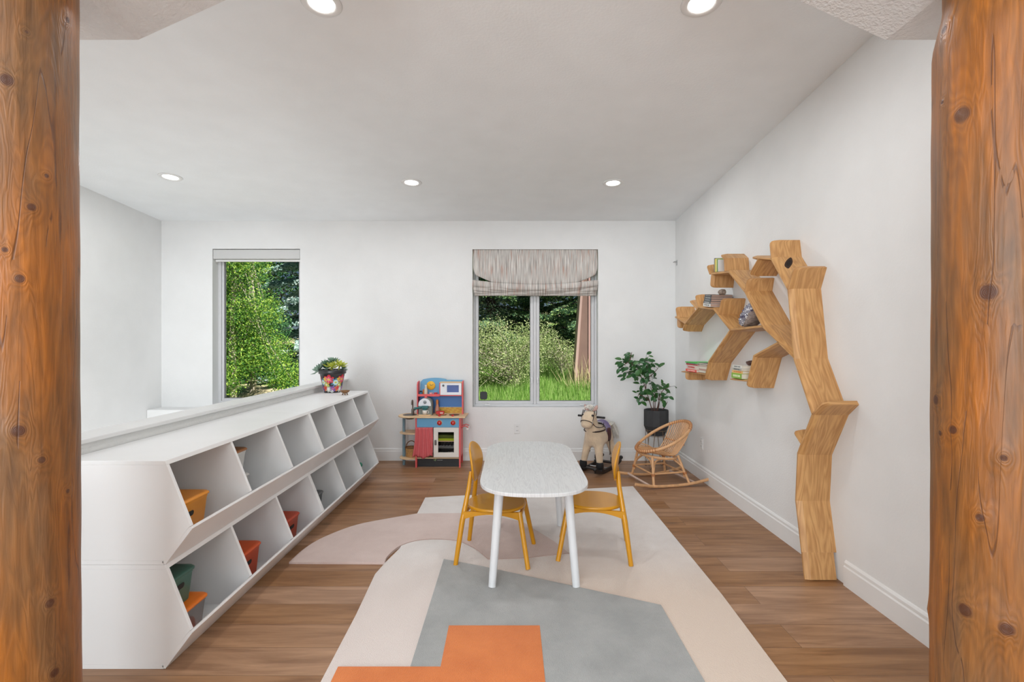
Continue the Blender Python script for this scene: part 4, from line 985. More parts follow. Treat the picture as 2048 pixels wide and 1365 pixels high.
for k_ in range(520):
    u = rnd.uniform(-.95, .95); v_ = rnd.uniform(-.8, .9)
    if u*u+v_*v_ > .85: continue
    p = Vector((-.085*math.sqrt(max(0, 1-u*u-v_*v_))*.55-.03, u*.145, v_*.038+.012)); d = Vector((-.9+rnd.uniform(-.5, .5), rnd.uniform(-.6, .6), .8+rnd.uniform(-.5, .5))).normalized()
    h = rnd.uniform(.008, .024); r_ = rnd.uniform(.004, .009); s1 = d.orthogonal().normalized(); s2 = d.cross(s1)
    ring_ = [p+(s1*math.cos(a)+s2*math.sin(a))*r_ for a in [math.pi/3*i for i in range(6)]]; r2 = [q+d*h*.6 for q in ring_]
    mb.add([RX @ q for q in ring_+r2+[p+d*h]], [(i, (i+1) % 6, 6+(i+1) % 6, 6+i) for i in range(6)]+[(6+i, 6+(i+1) % 6, 12) for i in range(6)], rnd.choice((0, 0, 1, 2)))
mb.build('crystals', [plain('quartz_grey', srgb(150, 150, 160), .15), plain('quartz_purple', srgb(84, 78, 104), .12), plain('quartz_white', srgb(226, 226, 230), .15)], t)
t = thing('wooden_toy', 'dark brown carved toy lying on top of the white book on the small shelf', 'toy', (XR-.10, 3.765, z))
mb = MB(); rock(mb, (0, 0, .018), (.05, .035, .020), 5, amp=.3); mb.build('body', plain('dark_carving', srgb(78, 52, 44), .5, bump=.5), t)

# ================================================================ TOY KITCHEN
KX, KY = -.82, 5.518
kt = thing('toy_kitchen', 'wooden toy kitchen in red, blue and white with curtain and oven, against the back wall', 'toy kitchen', (KX, KY, 0))
K = {'red': plain('coral_red_paint', srgb(226, 92, 92), .45), 'blue': plain('sky_blue_paint', srgb(104, 168, 208), .45), 'ply': wood('birch_ply', srgb(232, 200, 160), srgb(212, 176, 132), scale=(2, 14, 1), coords='Object', rough=.45, ring=3),
     'grey': plain('grey_blue_post', srgb(120, 146, 158), .45), 'white': plain('kitchen_white', srgb(228, 222, 214), .4), 'white2': plain('microwave_white', srgb(232, 234, 240), .35), 'knob': plain('red_knob', srgb(190, 18, 22), .35),
     'pan': plain('sink_steel', srgb(112, 106, 98), .35, metal=.4), 'navy': plain('deep_blue_panel', srgb(70, 128, 196), .45)}
mb = MB(); mb.box(-.247, -.231, 0, .27, 0, .553); mb.build('side_panel', K['red'], kt, bevel=.001)
mb = MB()
poly = [(0, 0), (.03, 0), (.05, .11), (.235, .11), (.24, .0), (.27, 0), (.27, .553), (0, .553)]
mb.prism(poly, 0, .017, 0, T(.235, 0, 0) @ Matrix(((0, 0, 1, 0), (1, 0, 0, 0), (0, 1, 0, 0), (0, 0, 0, 1)))); mb.build('side_panel', K['red'], kt, bevel=.001)
mb = MB(); out = [(.305, -.035), (.318, .275), (-.34, .275)]
for i in range(13): a = R(90+180*i/12); out.append((-.34+.117*math.cos(a)*1.0, .12+.155*math.sin(a)))
mb.prism(out, .553, .567); mb.build('countertop', K['ply'], kt, bevel=.002)
mb = MB(); mb.box(-.231, .235, .004, .018, .446, .545); mb.build('fascia', K['blue'], kt, bevel=.001)
for x in (.020, .170):
    mb = MB(); mb.lathe([(.029, 0), (.029, .006), (0, .006)], 28, 0, T(x, .004, .497) @ rot('X', R(90))); b1 = mb.build('knob_plate', K['ply'], kt)
    mb = MB(); mb.lathe([(.024, .006), (.024, .020), (.021, .024), (0, .024)], 28, 0, T(x, .004, .497) @ rot('X', R(90))); mb.cbox((x, -.022, .497), (.003, .004, .018), 1); mb.build('knob', [K['knob'], K['white']], kt)
mb = MB(); mb.box(-.231, .235, .02, .268, .096, .108); mb.build('bottom_shelf', K['ply'], kt)
mb = MB(); mb.box(-.231, .235, .262, .27, .0, .55); mb.build('back_panel', K['white'], kt)
mb = MB(); mb.box(-.231, .235, .055, .065, .0, .096, 0)
gr = plain('logo_green', srgb(150, 180, 130), .5); wt = plain('logo_white', srgb(210, 212, 210), .5)
for dx, dz in ((-.008, 0), (.006, .002), (-.001, .010), (0, -.006), (-.004, .004)):
    mb.prism([( -.037+dx+.008*math.cos(a), .074+dz+.006*math.sin(a)) for a in [2*math.pi*i/12 for i in range(12)]], -.0555, -.0545, 1, rot('X', R(90)) @ T(0, 0, .0))
x = -.012
for wd in (.005, .004, .005, .003, .005, .006, .004, .005, .003, .005, .005, .004):
    mb.box(x, x+wd*.6, .0542, .055, .069, .073, 2); x += wd+.0005
mb.build('plinth', [M['black'], gr, wt], kt)
# curtain
def curtain_mat():
    m, n, b = nt('red_gingham'); L = n.links.new; tc = N(n, 'ShaderNodeTexCoord'); mp = N(n, 'ShaderNodeMapping'); mp.inputs['Scale'].default_value = (260, 260, 260); L(tc.outputs['Object'], mp.inputs[0])
    ck = N(n, 'ShaderNodeTexChecker'); ck.inputs['Scale'].default_value = 1; ck.inputs['Color1'].default_value = (*srgb(206, 70, 76), 1); ck.inputs['Color2'].default_value = (*srgb(216, 128, 130), 1); L(mp.outputs[0], ck.inputs[0]); L(ck.outputs[0], b.inputs['Base Color']); b.inputs['Roughness'].default_value = .9
    return m
def cf(u, v_):
    wl = -.247-.028*v_**2; wr = -.052
    x = wl+(wr-wl)*u; amp = .006+.010*v_
    return (x, -.004+.0-.018*v_**2-amp*math.sin(u*2*math.pi*(5.2-1.2*v_)+.8*v_)*(1), .446-.325*v_+.014*v_*math.sin(u*9))
mb = MB(); sheet(mb, 60, 16, cf, .0015); mb.build('curtain', curtain_mat(), kt)
# oven door with window, handle, and the trays behind
mb = MB(); x0, x1, z0, z1 = -.046, .233, .116, .443
mb.box(x0, x0+.050, 0, .014, z0, z1); mb.box(x1-.054, x1, 0, .014, z0, z1); mb.box(x0+.050, x1-.054, 0, .014, z0, .168); mb.box(x0+.050, x1-.054, 0, .014, .393, z1)
dr = mb.build('oven_door', K['white'], kt, bevel=.001)
mb = MB(); mb.box(x0+.050, x1-.054, .008, .010, .168, .393); mb.build('door_window', M['glass'], dr)
mb = MB(); mb.box(x0+.012, x0+.034, -.016, 0, .252, .308); mb.build('door_handle', plain('handle_grey', srgb(104, 100, 96), .4, metal=.5), dr, bevel=.004)
mb = MB(); mb.box(-.05, -.042, .02, .262, .108, .44); mb.box(.227, .235, .02, .262, .108, .44); mb.box(-.042, .227, .25, .262, .108, .44, 0); mb.build('oven_liner', M['dark'], kt)
mb = MB(); mb.box(-.042, .227, .03, .25, .283, .289); mb.build('oven_shelf', K['ply'], kt)
mb = MB()
for k_ in range(9): mb.tube([(-.04+k_*.033, .03, .232), (-.04+k_*.033, .25, .232)], .0016, 5)
mb.tube([(-.042, .03, .232), (.227, .03, .232)], .0022, 5); mb.tube([(-.042, .03, .215), (.227, .03, .215)], .0018, 5); mb.build('oven_rack', M['metal'], kt)
o = MB().box(-.11, .11, -.08, .08, 0, .026).build('folded_towel', plain('lime_cloth', srgb(160, 176, 40), .9), bevel=.006, loc=(KX+.095, KY+.12, .2895)); tag(o, 'folded lime green cloth inside the toy oven', 'cloth')
o = MB().box(-.10, .10, -.07, .07, 0, .035).build('folded_towel', plain('olive_cloth', srgb(80, 90, 30), .9), bevel=.006, loc=(KX+.095, KY+.13, .316)); tag(o, 'dark olive folded cloth on top of the lime one inside the toy oven', 'cloth')
t = thing('toy_pan', 'shiny toy saucepan on the lower rack inside the toy oven', 'toy pan', (KX+.15, KY+.13, .1085)); mb = MB(); mb.lathe([(0, .003), (.05, .003), (.055, .05), (.058, .05), (.053, 0), (0, 0)], 24, cap=False); mb.build('pan_body', M['metal'], t)
mb = MB(); mb.tube([(-.055, 0, .04), (-.14, -.02, .045)], .006, 8); mb.build('pan_handle', M['black'], t)
# left side open shelves on grey posts
for z in (.376, .098):
    mb = MB(); out = [(-.248, .262), (-.34, .262)]+[(-.34+.105*math.cos(R(90+180*i/12)), .13+.132*math.sin(R(90+180*i/12))) for i in range(13)]+[(-.34, -.002), (-.248, -.002)]
    mb.prism(out, z-.010, z); mb.build('side_shelf', K['ply'], kt, bevel=.002)
mb = MB(); mb.tube([(-.40, .13, 0), (-.40, .13, .553)], .0165, 16); mb.build('post', K['grey'], kt)
# sink and tap
mb = MB(); SXc = (-.362, .12); mb.lathe([(0, .5676), (.060, .5678), (.066, .570), (.076, .571), (.078, .5675)], 32, 0, T(SXc[0]+.03, SXc[1], 0), cap=False); mb.lathe([(.066, .552), (.060, .535), (.045, .522), (0, .520)], 32, 0, T(SXc[0]+.03, SXc[1], 0), cap=False); mb.build('sink', plain('sink_inside', srgb(92, 86, 78), .35, metal=.5), kt)
mb = MB(); bx = SXc[0]+.046
mb.lathe([(.016, 0), (.016, .05), (.010, .06)], 16, 0, T(bx, .205, .567)); mb.tube([(bx, .205, .62), (bx, .205, .695)]+[(bx-.0*k_, .205-.028+.028*math.cos(a), .695+.030*math.sin(a)) for k_, a in enumerate([math.pi*i/8 for i in range(1, 9)])]+[(bx, .149, .675)], .0075, 10)
mb.tube([(bx, .205, .60), (bx+.028, .19, .612), (bx+.03, .19, .635)], .006, 8); mb.build('tap', K['pan'], kt)
# hob rings and their red handles
for x in (.022, .168):
    mb = MB(); mb.lathe([(.058, .567), (.060, .5690), (.048, .5695), (.046, .568), (0, .568)], 36, 0, T(x, .115, 0), cap=False); mb.build('hob_ring', [plain('hob_brown', srgb(96, 70, 54), .5)], kt)
    mb = MB(); mb.tube([(x-.015, .0, .578), (x+.002, .02, .580)], .006, 8); mb.tube([(x-.015, .0, .57), (x+.012, .004, .578)], .006, 8); mb.build('hob_handle', K['knob'], kt)
# upper hutch
mb = MB(); ar = [(-.262, 0), (.262, 0), (.262, .380), (.06, .382)]
for i in range(11): u = i/10; ar.append((.06-.30*u, .382+.024*math.sin(math.pi*(.12+.88*u)) if u < 1 else .36))
mb.prism(ar, 0, .008, 0, T(0, .282, .567) @ rot('X', R(90))); mb.build('hutch_back', K['blue'], kt)
mb = MB(); mb.box(-.262, .262, .272, .2738, .567, .784); mb.build('back_panel', K['navy'], kt)
for x in (-.262, .250):
    mb = MB(); mb.prism([(.165, .567), (.28, .567), (.28, .945 if x > 0 else .940), (.19, .940 if x > 0 else .930), (.165, .905)], 0, .013, 0, T(x, 0, 0) @ Matrix(((0, 0, 1, 0), (1, 0, 0, 0), (0, 1, 0, 0), (0, 0, 0, 1)))); mb.build('hutch_side', K['red'], kt, bevel=.001)
mb = MB(); mb.box(-.249, .250, .165, .274, .774, .785); mb.box(-.249, -.005, .158, .165, .770, .797); mb.build('hutch_shelf', K['red'], kt, bevel=.001)
mb = MB(); mb.box(-.006, .004, .165, .274, .785, .925); mb.build('hutch_divider', K['red'], kt)
mb = MB(); mb.box(-.004, .250, .166, .274, .922, .932); mb.build('hutch_top', K['ply'], kt)
# microwave
mb = MB(); x0, x1, z0, z1 = .006, .246, .787, .920
mb.box(x0, x0+.075, .158, .170, z0, z1); mb.box(x1-.030, x1, .158, .170, z0, z1); mb.box(x0+.075, x1-.030, .158, .170, z0, z0+.030); mb.box(x0+.075, x1-.030, .158, .170, z1-.022, z1)
mw = mb.build('microwave_door', K['white2'], kt, bevel=.001)
mb = MB(); mb.box(x0+.075, x1-.030, .164, .168, z0+.030, z1-.022); mb.build('door_window', plain('blue_acrylic', srgb(70, 96, 160), .12), mw)
mb = MB(); mb.lathe([(.012, 0), (.012, .010), (.009, .013), (0, .013)], 20, 0, T(x0+.035, .158, z1-.026) @ rot('X', R(90))); mb.build('dial', plain('dial_grey', srgb(90, 96, 104), .4), mw)
# clock
mb = MB(); Mx = T(-.118, .270, .885) @ rot('X', R(90)); mb.lathe([(.050, 0), (.050, .006), (.046, .009), (0, .009)], 36, 0, Mx)
for a, l in ((R(120), .022), (R(25), .030)): mb.tube([Mx @ Vector((0, 0, .011)), Mx @ Vector((l*math.cos(a), l*math.sin(a), .011))], .0022, 6, 1)
for k_ in range(12): a = math.pi/6*k_; q = Mx @ Vector((.038*math.cos(a), .038*math.sin(a), .0092)); mb.ball(q, .0022, 1, 6)
mb.build('clock', [plain('clock_yellow', srgb(238, 184, 44), .45), plain('clock_teal', srgb(50, 96, 90), .5)], kt)
# brick-patterned splashback with black-and-white edging
mb = MB(); mb.box(-.055, .250, .2695, .2725, .567, .632, 0)
for k_ in range(30): mb.box(-.055+k_*.0102, -.055+k_*.0102+.0051, .2690, .2724, .632, .638, 2); mb.box(-.055+k_*.0102+.0051, -.055+k_*.0102+.0102, .2690, .2724, .632, .638, 3)
for (bx_, bz_) in [(-.035, .615), (.02, .625), (.075, .615), (.13, .625), (.19, .615), (.0, .598), (.055, .598), (.11, .602), (.165, .598), (.22, .602), (-.04, .582), (.035, .578), (.09, .582), (.15, .578), (.205, .582)]:
    for q in range(3): mb.box(bx_-.016+q*.010, bx_-.008+q*.010, .2688, .2695, bz_-.004+(q % 2)*.002, bz_+.004, 1)
mb.build('splashback', [plain('splash_yellow', srgb(216, 176, 60), .45), plain('splash_brick', srgb(200, 104, 40), .45), M['black'], K['white2']], kt)
# towel holder on the right side
mb = MB(); mb.tube([(.252, .05, .44), (.30, .04, .455), (.335, .03, .44)], .005, 8); mb.tube([(.252, .16, .44), (.30, .16, .455), (.335, .16, .44)], .005, 8); mb.build('roll_holder', K['red'], kt)
mb = MB(); mb.tube([(.325, .035, .425), (.325, .155, .425)], .014, 14, 0); mb.build('paper_roll', K['white'], kt)
# -------- things standing on the toy kitchen
CZt = .5675
t = thing('toy_coffee_machine', 'grey and white toy coffee machine with teal portafilter on the toy kitchen counter', 'toy appliance', (KX-.150, KY+.12, CZt))
mb = MB(); pr_ = [(-.075, 0), (.075, 0), (.075, .12)]+[(.075*math.cos(a), .12+.075*math.sin(a)) for a in [math.pi*i/12 for i in range(1, 12)]]+[(-.075, .12)]
mb.prism(pr_, 0, .10, 0, T(0, .055, 0) @ rot('X', R(90))); mb.build('housing', plain('machine_grey', srgb(128, 134, 128), .5), t, bevel=.004)
mb = MB(); pr2 = [(-.070, .105), (.070, .105)]+[(.070*math.cos(a), .118+.072*math.sin(a)) for a in [math.pi*i/12 for i in range(0, 13)]]
mb.prism(pr2, 0, .012, 0, T(-.006, -.0455, 0) @ rot('X', R(90))); mb.build('front_cover', K['white2'], t, bevel=.002)
mb = MB(); mb.lathe([(.018, 0), (.018, .004), (0, .004)], 20, 0, T(-.002, -.0576, .150) @ rot('X', R(90))); mb.build('dial', plain('dial_pale', srgb(150, 156, 160), .4), t)
mb = MB(); mb.cbox((0, -.06, .095), (.075, .03, .03)); mb.lathe([(.022, 0), (.026, .022)], 18, 0, T(-.002, -.066, .058)); mb.tube([(-.03, -.062, .094), (-.07, -.085, .088), (-.115, -.10, .082)], [.012, .012, .016], 12); mb.build('portafilter', plain('teal_plastic', srgb(42, 104, 106), .4), t, bevel=.003)
mb = MB(); mb.box(-.068, .068, -.085, -.044, 0, .012); mb.build('drip_tray', K['ply'], t, bevel=.002)
mb = MB(); mb.ball((0, -.01, .198), (.016, .016, .012)); mb.build('top_button', K['red'], t)
t = thing('toy_cup', 'white toy jug standing on the drip tray of the toy coffee machine', 'toy cup', (KX-.152, KY+.055, CZt+.0125)); mb = MB(); mb.lathe([(0, .001), (.022, .001), (.024, 0), (.027, .05), (.025, .05), (.022, .004), (0, .004)], 20, cap=False); mb.build('cup_body', K['white'], t)
mb = MB(); mb.tube([(.026, 0, .042), (.044, 0, .038), (.042, 0, .018), (.025, 0, .014)], .004, 8); mb.build('handle', K['white'], t)
t = thing('toy_bottle', 'amber toy bottle with orange cap standing on the toy kitchen counter', 'toy bottle', (KX-.035, KY+.20, CZt)); mb = MB(); mb.lathe([(.026, 0), (.030, .01), (.030, .045), (.020, .085), (.013, .11)], 20); mb.build('bottle_body', plain('amber', srgb(186, 130, 110), .25), t)
mb = MB(); mb.lathe([(.014, .11), (.015, .15), (.008, .165)], 16); mb.build('cap', plain('orange_cap', srgb(206, 120, 50), .4), t)
t = thing('toy_whisk', 'small metal toy whisk standing in the corner of the toy kitchen behind the bottle', 'toy utensil', (KX-.105, KY+.225, CZt)); mb = MB()
for k_ in range(4): a = k_*math.pi/4; mb.tube([(0, 0, .09)]+[(.018*math.sin(math.pi*i/6)*math.cos(a), .018*math.sin(math.pi*i/6)*math.sin(a), .09+.07*math.sin(math.pi*i/12)) for i in range(1, 7)], .001, 5)
mb.build('wires', M['metal'], t); mb = MB(); mb.tube([(0, 0, 0), (0, 0, .09)], .005, 8); mb.build('handle', M['metal'], t)
t = thing('toy_plate', 'wooden toy plate on the left hob of the toy kitchen', 'toy plate', (KX+.022, KY+.115, CZt+.0035)); mb = MB(); mb.lathe([(0, .002), (.045, .002), (.064, .009), (.066, .009), (.048, 0), (0, 0)], 30, cap=False); mb.build('plate_body', K['ply'], t)
t = thing('toy_toaster', 'small red toy block with white badge standing on the toy plate', 'toy appliance', (KX+.012, KY+.115, CZt+.0062)); mb = MB(); mb.box(-.044, .044, -.018, .018, 0, .036); mb.build('body', K['knob'], t, bevel=.004); mb = MB(); mb.box(.0, .034, -.0195, -.018, .012, .022); mb.build('badge', K['white'], t)
# hutch shelf items
SZ = .7855
t = thing('toy_bottle', 'white toy milk bottle on the small shelf of the toy kitchen, before the yellow clock', 'toy bottle', (KX-.165, KY+.20, SZ)); mb = MB(); mb.lathe([(.018, 0), (.020, .006), (.019, .06), (.012, .08), (.011, .10)], 18); mb.build('bottle_body', plain('milk_glass', srgb(214, 208, 190), .4), t)
mb = MB(); mb.lathe([(.013, .10), (.012, .112)], 14); mb.build('cap', K['white'], t)
t = thing('toy_jar', 'small teal toy jar at the left end of the toy kitchen shelf', 'toy jar', (KX-.222, KY+.20, SZ)); mb = MB(); mb.lathe([(.015, 0), (.020, .012), (.017, .030)], 16); mb.build('jar_body', plain('teal_jar', srgb(40, 120, 150), .4), t); mb = MB(); mb.lathe([(.014, .03), (.012, .045)], 14); mb.build('lid', M['black'], t)
t = thing('toy_jar', 'small orange toy jar between the teal jar and the milk bottle', 'toy jar', (KX-.195, KY+.235, SZ)); mb = MB(); mb.lathe([(.012, 0), (.014, .012), (.012, .045)], 16); mb.build('jar_body', plain('orange_jar', srgb(216, 140, 60), .4), t); mb = MB(); mb.lathe([(.012, .045), (.010, .058)], 14); mb.build('lid', plain('orange_lid', srgb(230, 120, 50), .4), t)
for dx, lb, c_ in ((-.105, 'pale pink toy cup on the toy kitchen shelf, left of the red one', srgb(226, 170, 170)), (-.055, 'dark red toy cup on the toy kitchen shelf beside the microwave', srgb(196, 50, 54))):
    t = thing('toy_cup', lb, 'toy cup', (KX+dx, KY+.195, SZ)); mb = MB(); mb.lathe([(0, .001), (.014, 0), (.019, .024), (.017, .024), (.012, .003), (0, .003)], 18, cap=False); mb.build('cup_body', plain('toy_cup_paint', c_, .4), t)
    mb = MB(); mb.tube([(.017, 0, .020), (.027, 0, .016), (.025, 0, .007), (.015, 0, .005)], .0025, 6); mb.build('handle', plain('toy_cup_handle', c_, .4), t)
# wicker basket on the low side shelf
M['wicker'] = plain('wicker', srgb(196, 150, 92), .65, var=.25, vscale=60, bump=.6, bscale=110)
t = thing('wicker_basket', 'small wicker basket with a high handle on the bottom side shelf of the toy kitchen', 'basket', (KX-.315, KY+.12, .0985))
mb = MB()
for j in range(14):
    z = .004+j*.0072; r_ = .052+.010*j/13
    mb.tube([((r_+.0025*((i+j) % 2))*math.cos(2*math.pi*i/24), (r_+.0025*((i+j) % 2))*.85*math.sin(2*math.pi*i/24), z) for i in range(24)], .0042, 6, closed=True)
mb.lathe([(0, .0), (.052, .0), (.052, .004), (0, .004)], 20, cap=False); mb.build('weave', M['wicker'], t)
mb = MB(); mb.tube([(.060*math.cos(math.pi*i/16), 0, .10+.075*math.sin(math.pi*i/16)) for i in range(17)], .005, 8); mb.tube([((.066)*math.cos(2*math.pi*i/28), .058*math.sin(2*math.pi*i/28), .104) for i in range(28)], .006, 6, closed=True); mb.build('handle', plain('wicker_dark', srgb(120, 84, 50), .6), t)
# ================================================================ POTTED PLANT ON WIRE STAND
PX, PY = 1.585, 5.50
t = thing('plant_stand', 'wire hairpin plant stand with bronze-coloured legs in the back right corner', 'plant stand', (PX, PY, 0))
M['wire'] = plain('bronze_wire', srgb(134, 112, 92), .4, metal=.6)
mb = MB(); mb.tube([(.112*math.cos(2*math.pi*i/36), .112*math.sin(2*math.pi*i/36), .425) for i in range(36)], .004, 6, closed=True); mb.build('ring', M['wire'], t)
mb = MB(); mb.tube([(.098*math.cos(2*math.pi*i/36), .098*math.sin(2*math.pi*i/36), .362) for i in range(36)], .003, 6, closed=True); mb.tube([(-.098, 0, .362), (.098, 0, .362)], .003, 6); mb.tube([(0, -.098, .362), (0, .098, .362)], .003, 6); mb.build('rest_ring', M['wire'], t)
for k_ in range(4):
    a = math.pi/4+k_*math.pi/2; mb = MB()
    f = Vector((.125*math.cos(a), .125*math.sin(a), .004)); p1 = (.112*math.cos(a-.42), .112*math.sin(a-.42), .425); p2 = (.112*math.cos(a+.42), .112*math.sin(a+.42), .425)
    e_ = Vector((-math.sin(a), math.cos(a), 0))*.010
    mb.tube([p1, tuple(f-e_+Vector((0, 0, .01))), tuple(f), tuple(f+e_+Vector((0, 0, .01))), p2], .0036, 6); mb.build('leg', M['wire'], t)
t = thing('potted_plant', 'leafy green shrub in a faceted charcoal pot on the wire stand in the corner', 'plant', (PX, PY, .3665))
mb = MB(); mb.lathe([(0, 0), (.088, 0), (.092, .004), (.135, .105), (.135, .275), (.128, .280), (.124, .275), (.12, .255), (0, .25)], 12, smooth=False, cap=False); mb.build('pot', plain('charcoal_concrete', srgb(52, 53, 55), .75, var=.15, vscale=12), t, bevel=.002)
mb = MB(); mb.lathe([(0, .262), (.08, .264), (.126, .256)], 20, cap=False); mb.build('soil', plain('soil_2', (.025, .015, .012), .95, bump=.8, bscale=120), t)
def pp_(px, py, dy=0): return ((px-1024)*PY/1000-PX, dy, 1.4-(py-682.5)*PY/1000-.3665)
stems = [[(1305, 824, 0), (1299, 803, .0), (1292, 780, .01), (1284, 757, .0), (1270, 738, -.01), (1260, 722, -.01)], [(1299, 803, 0), (1288, 795, -.04), (1276, 789, -.05), (1273, 795, -.05)], [(1292, 780, .01), (1294, 760, .03), (1297, 742, .03), (1292, 722, .02)],
         [(1284, 757, 0), (1276, 742, .05), (1282, 728, .05)], [(1294, 760, .03), (1306, 748, .0), (1314, 738, -.02)], [(1310, 824, .01), (1311, 800, .02), (1306, 785, .0), (1300, 775, -.02)], [(1313, 824, 0), (1317, 802, -.02), (1319, 788, -.04), (1326, 778, -.05), (1338, 773, -.05)],
         [(1316, 824, .02), (1320, 806, .03), (1316, 790, .04), (1312, 776, .03)], [(1308, 824, -.01), (1305, 806, -.03), (1308, 790, -.05)], [(1325, 820, 0), (1331, 812, 0), (1335, 804, 0)], [(1260, 722, -.01), (1250, 728, -.03), (1240, 734, -.04)], [(1260, 722, 0), (1262, 710, 0), (1264, 705, .01)]]
mb = MB(); sp = []
for s_ in stems:
    P3 = smooth_px([pp_(*q) for q in s_], 5); n_ = len(P3); mb.tube(P3, [.0058-.0036*i/n_ for i in range(n_)], 6); sp.append(P3)
stem_mb = mb
rnd = random.Random(12)
def leaf(mb, c, d, up, l, w_, mi):
    c = Vector(c); d = Vector(d).normalized(); s_ = d.cross(Vector(up)).normalized(); n_ = s_.cross(d)
    rows = []
    for i, (u, ww) in enumerate([(0, .05), (.2, .75), (.45, 1), (.7, .85), (.88, .45), (1, .02)]):
        ce_ = c+d*l*u-n_*l*.22*u*u; rows.append((ce_+s_*w_*ww*.5+n_*w_*.10*ww, ce_, ce_-s_*w_*ww*.5+n_*w_*.10*ww))
    v = [p for r_ in rows for p in r_]; f = []
    for i in range(5):
        a = i*3; f += [(a, a+1, a+4, a+3), (a+1, a+2, a+5, a+4)]
    mb.add(v, f, mi, None, True)
clusters = [(1250, 724, 12, 7), (1262, 735, 18, 16), (1276, 748, 14, 10), (1283, 730, 14, 10), (1295, 726, 12, 9), (1300, 740, 13, 10), (1312, 738, 9, 6), (1272, 722, 13, 7), (1290, 752, 10, 6), (1303, 758, 8, 4), (1280, 770, 4, 2), (1297, 776, 13, 10), (1307, 784, 12, 9), (1316, 780, 11, 8), (1322, 798, 7, 4), (1328, 778, 8, 4), (1338, 774, 7, 2), (1276, 790, 8, 3), (1281, 803, 4, 2), (1288, 787, 9, 4), (1264, 707, 7, 3), (1292, 716, 9, 3), (1320, 773, 7, 2), (1331, 792, 5, 2), (1242, 733, 6, 2), (1255, 752, 8, 4)]
mb = MB(); tw = stem_mb
for cx_, cy_, rr_, n_ in clusters:
    for _ in range(int(n_*1.25)+1):
        a = rnd.uniform(0, 6.28); q = rr_*math.sqrt(rnd.random()); p = Vector(pp_(cx_+q*math.cos(a), cy_+q*math.sin(a)*.9, rnd.uniform(-.09, .09)))
        d = Vector((math.cos(a)*.8+rnd.uniform(-.5, .5), rnd.uniform(-.8, .6), -.25-math.sin(a)*.5+rnd.uniform(-.3, .35)))
        l = rnd.uniform(.050, .080); up = (rnd.uniform(-.4, .4), -.9, .9+rnd.uniform(-.4, .4))
        leaf(mb, p, d, up, l, l*rnd.uniform(.52, .68), rnd.choice((0, 0, 1)))
        near_ = min((qq for P3 in sp for qq in P3[4:]), key=lambda z_: (Vector(z_)-p).length)
        if (Vector(near_)-p).length < .12: tw.tube([near_, tuple(p)], .0013, 4, 1)
mb.build('leaves', [plain('leaf_green', srgb(38, 86, 40), .35, var=.2, vscale=20), plain('leaf_green_2', srgb(54, 100, 44), .35, var=.2, vscale=20)], t)
tw.build('stems', [plain('woody_stem', srgb(92, 62, 52), .7), plain('twig_green', srgb(70, 72, 40), .6)], t)

# ================================================================ RATTAN ROCKING CHAIR
M['rattan'] = plain('rattan_cane', srgb(212, 164, 118), .42, var=.14, vscale=22, bump=.15, bscale=80)
M['rattan_dk'] = plain('rattan_binding', srgb(176, 112, 62), .5, var=.2, vscale=60)
M['rattan_pale'] = plain('pale_dowel', srgb(206, 180, 164), .45)
t = thing('rattan_rocking_chair', 'small rattan rocking chair with round cane back in the back right corner', 'rocking chair', (1.475, 4.985, 0), R(180+13))
# local: +x forward, +y = its left side (away from nothing); rockers at y = +-.235
def rocker_z(x): return .016+.33*max(0, abs(x)-.02)**2.0*(1 if x > 0 else 1)
for s in (-1, 1):
    mb = MB(); pts = [(x, s*(.215+.02*(abs(x)/.36)), rocker_z(x)) for x in [(-.385+.77*i/22) for i in range(23)]]
    mb.tube(pts, .0145, 12); mb.build('rocker', M['rattan'], t)
def hoop(a):
    # a = 0 front centre ... pi = top of the back
    x = .235*math.cos(a)-.03*(1-math.cos(a))*.5; y = .235*math.sin(a)*(1-.10*math.cos(a)); k_ = (1-math.cos(a))/2
    z = .322+.04*k_+.225*k_**1.35
    x -= .035*k_**2
    return (x, y, z)
mb = MB(); mb.tube([hoop(2*math.pi*i/64) for i in range(64)], .0145, 10, closed=True)
# bindings round the front rim and back top
hp_ = mb.build('hoop', M['rattan'], t)
mb = MB()
for i in list(range(-9, 10))+[32+j for j in range(-8, 9)]:
    a = 2*math.pi*i/64; c_ = Vector(hoop(a)); d_ = (Vector(hoop(a+.02))-c_).normalized(); mb.tube([c_-d_*.004, c_+d_*.004], .0168, 10)
mb.build('binding', M['rattan_dk'], t)
# seat ring and ribs
def ribp(k_):
    y = .022*k_; w_ = abs(y)
    a_b = math.pi-math.asin(min(.97, y/.255)) ; top = hoop(a_b); a_f = math.asin(min(.97, y/.215)); fr = hoop(a_f)
    sx = -.135+.16*w_; sz = .262+.25*w_*w_*4
    return [top, (top[0]*.62+sx*.38, y*.96, top[2]*.62+sz*.38-.012), (sx-.012, y*.9, sz+.045), (sx+.025, y*.9, sz+.008), (sx+.09, y*.92, sz+.004), ((sx+fr[0])*.5+.03, y*.95, (sz+fr[2])*.5), (fr[0], y if False else fr[1], fr[2])]
for k_ in range(-8, 9):
    mb = MB(); P3 = smooth_px(ribp(k_), 5); mb.tube(P3, .0058, 7); mb.build('cane_rib', M['rattan'], t)
